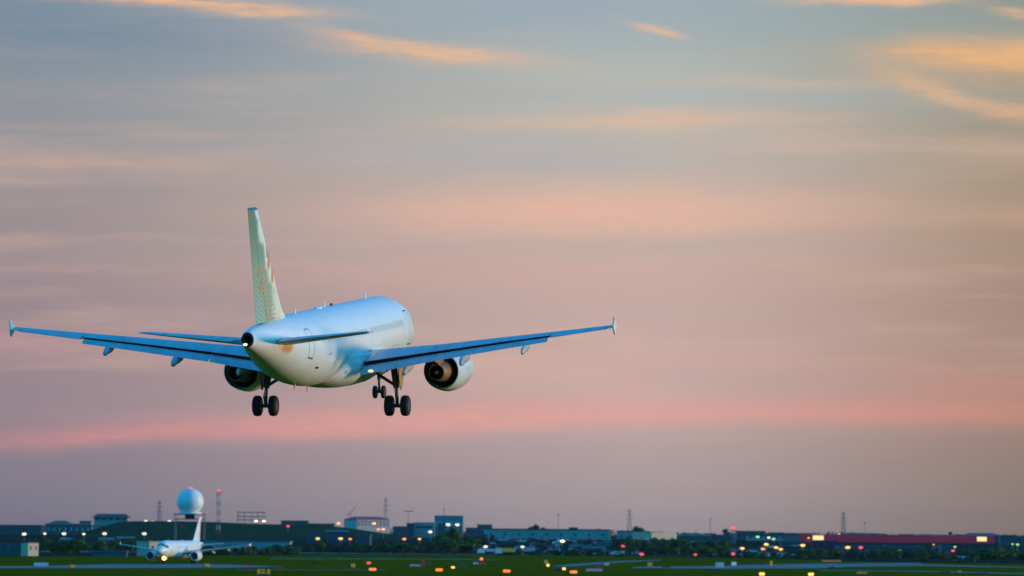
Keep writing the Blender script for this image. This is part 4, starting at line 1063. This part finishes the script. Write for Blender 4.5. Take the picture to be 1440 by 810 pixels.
for i in range(40):
    px = 1020 + rc.random() * 330; d = rc.uniform(2120, 2500); c = rc.choice(['white', 'blue', 'dark', 'silver', 'teal'])
    put_car(px, d, c, rc.uniform(-.2, .2), c + ' car parked on the slope below the maroon building', c + ' cars below the maroon building')
for px, d, c, lb in ((820, 2140, 'red', 'bright red car at the front of the car park'), (663, 2400, 'red', 'red car seen right of the big dark tree'), (832, 2150, 'beige', 'beige car right beside the bright red car')):
    put_car(px, d, c, .1, lb, None)
def trailer(px0, px1, ytop, d, box, label, cab='white'):
    w = gx(px1, d) - gx(px0, d); h = gz((px0 + px1) / 2, ytop, d); T = thing('truck', label, 'truck', (gx((px0 + px1) / 2, d), d, .06), R(14)); h -= .06
    b = MB(); b.box(-w / 2 + 2.6, w / 2, -1.25, 1.25, 1.1, h); b.build('cargo_box', M[box], T)
    b = MB(); b.loft([[(-w / 2, y, .6), (-w / 2 + .1, y, 1.6), (-w / 2 + .5, y, min(2.8, h)), (-w / 2 + 2.3, y, min(2.9, h)), (-w / 2 + 2.3, y, .6)] for y in (-1.2, 1.2)]); b.build('cab', PAINT[cab], T)
    b = MB(); b.box(-w / 2 + 2.3, w / 2 - .1, -.5, .5, .75, 1.09); b.build('chassis', M['dark'], T)
    for x in (-w / 2 + 1.2, w / 2 - 2.6, w / 2 - 1.2):
        for y in (-1.0, 1.0):
            b = MB(); b.lathe([(-.16, .02), (-.16, .5), (.16, .5), (.16, .02)], 14, (x, y, .5), 'Y'); b.build('wheel', M['tyre'], T, True)
trailer(697, 722, 770.8, 2120, 'yellow', 'truck with a bright yellow box near the big dark tree')
trailer(672, 696, 771.5, 2150, 'signblue', 'pale truck left of the yellow one'); trailer(723, 752, 770, 2200, 'pale', 'pale truck right of the yellow one', 'blue')
trailer(1100, 1124, 779.5, 2080, 'signblue', 'pale truck below the large yellow lamp', 'silver'); trailer(996, 1008, 777, 2080, 'pale', 'small pale truck left of the short mast', 'white')
trailer(862, 878, 774.5, 2080, 'pale', 'pale truck at the right end of the car park', 'teal'); trailer(1080, 1094, 778, 2090, 'pale', 'short pale truck among the orange lamps', 'white')
def canopy(px0, px1, ytop, d, m_, label, thick=.5):
    w = gx(px1, d) - gx(px0, d); h = gz((px0 + px1) / 2, ytop, d); T = thing('canopy', label, 'canopy', (gx((px0 + px1) / 2, d), d, 0))
    b = MB(); b.loft([[(-w / 2 - .3, y, h - thick), (-w / 2 + .5, y, h), (w / 2 - .5, y, h), (w / 2 + .3, y, h - thick)] for y in (-3, 3)]); b.build('roof', M[m_], T)
    for x in (-w / 2 + .4, w / 2 - .4):
        for y in (-2.6, 2.6): b = MB(); b.tube([(x, y, 0), (x, y, h - thick)], .12, 8); b.build('post', M['steel'], T)
canopy(818, 852, 768, 2200, 'teal', 'teal canopy on posts at the middle of the car park', .9); canopy(1341, 1373, 782.2, 1960, 'signblue', 'flat pale blue canopy before the right trees'); canopy(858, 872, 776, 2110, 'signblue', 'small pale canopy right of the teal one', .8)

# ------------------------------------------------------------------ airfield signs and lights
def sign(px0, px1, ytop, ybot, face, label, text=None, tcol='signblack', frame='signblack', name='airfield_sign', end=None):
    c = ground((px0 + px1) / 2, ybot); d = c.y; pm = PPM(d); w = (px1 - px0) / pm; h = (ybot - ytop) / pm
    T = thing(name, label, 'sign', (c.x, d, .03), R(17)); leg = min(.25, h * .25)
    b = MB(); b.box(-w / 2, w / 2, 0, .32, leg, h); b.build('housing', M[frame], T)
    b = MB(); b.box(-w / 2 + .06, w / 2 - .06, -.03, -.003, leg + .06, h - .06); fc = b.build('face_panel', M[face], T)
    for x in (-w / 2 + .2, w / 2 - .2):
        b = MB(); b.tube([(x, .16, 0), (x, .16, leg)], .05, 8); b.build('leg', M['steel'], T)
    if end: b = MB(); b.box(w / 2 + .003, w / 2 + .05, 0, .32, leg, h); b.build('end_cap', M[end], T)
    if text:
        cu = bpy.data.curves.new('sign_lettering', 'FONT'); cu.body = text; cu.align_x = 'CENTER'; cu.align_y = 'CENTER'; cu.size = (h - leg) * 1.05; cu.extrude = .008; cu.offset = .02
        o = bpy.data.objects.new('sign_lettering', cu); COL.objects.link(o); o.parent = T; o.location = (0, -.045, leg + (h - leg) / 2); o.rotation_euler = (R(90), 0, 0); cu.materials.append(M[tcol])
        bpy.context.view_layer.update(); me = bpy.data.meshes.new_from_object(o.evaluated_get(bpy.context.evaluated_depsgraph_get()))
        q = bpy.data.objects.new('sign_lettering', me); COL.objects.link(q); q.parent = T; q.location = o.location; q.rotation_euler = o.rotation_euler; bpy.data.objects.remove(o); q.name = 'sign_lettering'
    return T
sign(361, 380.5, 800, 809.3, 'yellow', 'yellow airfield sign with black letters in the foreground grass, left of centre', '\u2190B')
sign(47, 68, 791, 798.5, 'signblue', 'pale blue airfield board at the far left on the taxiway edge', None, end='cream')
sign(98, 106, 794, 800, 'yellow', 'small square yellow sign left of the taxiing airliner'); sign(287, 296, 792.5, 799, 'yellow', 'small yellow sign by the wheel of the taxiing airliner')
sign(493, 500, 792.5, 799.5, 'yellow', 'small yellow sign with a black left side in the grass', None); sign(488.5, 492.5, 794.5, 799.5, 'signblack', 'small black board touching a small yellow sign')
sign(576, 592, 793.5, 797.8, 'lilac', 'low lilac airfield board with a magenta frame', None, frame='magenta'); sign(593, 598, 787.5, 797, 'red_paint', 'upright red marker beside the lilac board')
sign(601, 606, 790, 795, 'bluegrey', 'small blue grey box right of the upright red marker'); sign(642.5, 657, 794.2, 799, 'navy', 'low navy board left of the red topped marker'); sign(634, 641.5, 794.5, 799, 'signblack', 'low black board joined by a yellow lamp')
sign(665, 673, 790.5, 795, 'signblue', 'small pale blue box beside the red topped marker'); sign(673.5, 684, 790.5, 795.5, 'red_paint', 'wide red marker box under an orange lamp')
sign(765, 771, 787.5, 794, 'yellow', 'upright yellow marker near the taxiway link'); sign(781, 791, 799.5, 806, 'signblack', 'black board with a yellow lamp at its right')
sign(823, 848, 799.5, 805.2, 'lilac', 'long magenta framed board right of the orange ground lamp', None, frame='magenta'); sign(838, 848, 796, 799.3, 'magenta', 'dark magenta box behind the long magenta board'); sign(849, 857, 791, 797, 'signblue', 'small pale box standing behind the magenta board')
sign(434, 446, 790.5, 794, 'signblack', 'low black board in the grass left of centre'); sign(342, 351, 797.5, 803, 'maroon', 'small dark red board left of the yellow lettered sign', None, frame='maroon'); sign(389, 398, 797, 800.5, 'maroon', 'small dark red board right of the yellow lettered sign', None, frame='maroon')
sign(1006, 1018, 791, 799.5, 'signblue', 'pale blue box with a white right end on the right taxiway', None, end='dome', frame='signblue'); sign(991, 1011, 800, 804.5, 'signblack', 'long black board in the grass below the pale blue box')
sign(910, 918, 790.5, 798, 'orange_paint', 'small dull orange marker on the right taxiway'); sign(931, 943, 796, 799, 'signblack', 'low black board at the left end of the right taxiway'); sign(1082, 1087, 788.5, 798, 'yellow', 'upright dull yellow marker on the wide right taxiway')
sign(1166, 1173, 797, 799.5, 'signblack', 'tiny black board at the lower edge of the right taxiway'); sign(1204, 1220, 804, 808.5, 'orange_paint', 'low orange board near the bottom right'); sign(1374, 1388, 805.5, 810.5, 'signblack', 'black board at the bottom edge far right'); sign(1318, 1336, 803.8, 807.5, 'signblack', 'black board left of the bottom right black board')
sign(1346, 1353, 802.5, 806, 'signblue', 'small white box in the bottom right grass'); sign(1155, 1184, 787.8, 790.8, 'orange_paint', 'long low orange barrier above the right taxiway', None, frame='orange_paint')
sign(1032 - 4, 1032 + 4, 790, 797, 'dome', 'small white box on the taxiway under the red and white mast')
sign(349, 359, 773, 780, 'dome', 'small white cabin under the wingtip of the taxiing airliner', None, frame='dome')
def ground_lamp(px, py, mm, label, w=1.0, h=.28, group=None, n=3):
    """one airfield lamp on stakes; lenses in a row are added to widen its glow"""
    c = ground(px, py + 1.5); d = c.y; z = gz(px, py, d)
    T = thing('ground_lamp', label, 'airfield light', (c.x, d, .03), 0, group); z = max(z - .03, h + .05)
    b = MB(); b.tube([(-w * .7, .12, z - h), (w * .7, .12, z - h)], .05, 6)
    for k in (-.5, .5): b.tube([(k * w, .12, 0), (k * w, .12, z - h)], .04, 6)
    b.build('mounting_bar', M['yellow'], T)
    for i in range(n):
        x = (i - (n - 1) / 2) * w * 1.5 / max(n, 2) if n > 1 else 0
        b = MB(); b.sphere((x, 0, z), (w * .95 / n, h * .9, h), 12, 8); b.build('lamp_lens', M[mm], T, True)
GO = 'orange lamps glowing in the foreground grass'
for px, py, lb in ((524, 801.5, 'orange lamp in the grass left of centre, leftmost of the row'), (617.5, 802.3, 'orange lamp in the grass below the navy board'), (712.5, 804, 'orange lamp in the grass below centre'), (806.5, 805.3, 'brightest orange lamp, right of the black board')):
    ground_lamp(px, py, 'L_orange', lb, .95, .30)
ground_lamp(518.5, 792, 'L_red', 'pinkish red lamp in the grass above the leftmost orange lamp', .65, .28)
ground_lamp(637, 798.3, 'L_yellow', 'small yellow orange lamp left of the navy board', .5, .26, None, 2); ground_lamp(677, 786.8, 'L_orange', 'round red orange lamp on top of the red marker', .55, .42, None, 2)
ground_lamp(793, 800.6, 'L_yellow', 'yellow lamp at the upper right of the black board', .5, .3, None, 2); ground_lamp(770.5, 795.8, 'L_yellow', 'yellow lamp at the foot of the upright yellow marker', .42, .36, None, 1)
ground_lamp(1071.5, 808.6, 'L_yellow', 'yellow lamp at the bottom edge, left of a pair', .7, .35, None, 2); ground_lamp(1140.5, 809, 'L_yellow', 'yellow lamp at the bottom edge, right of a pair', .7, .35, None, 2)

# ------------------------------------------------------------------ haze
b = MB(); b.box(-1800, 1800, -60, 7600, -1.0, 52)
hz = b.build('haze', []); hz['kind'] = 'stuff'
Mh = bpy.data.materials.new('evening_haze'); Mh.use_nodes = True; nt = Mh.node_tree; nt.nodes.clear()
pv = nt.nodes.new('ShaderNodeVolumePrincipled'); pv.inputs['Color'].default_value = (0.95, 0.80, 0.68, 1); pv.inputs['Density'].default_value = 0.000008; pv.inputs['Anisotropy'].default_value = 0.1
ou = nt.nodes.new('ShaderNodeOutputMaterial'); nt.links.new(pv.outputs[0], ou.inputs['Volume']); hz.data.materials.append(Mh)
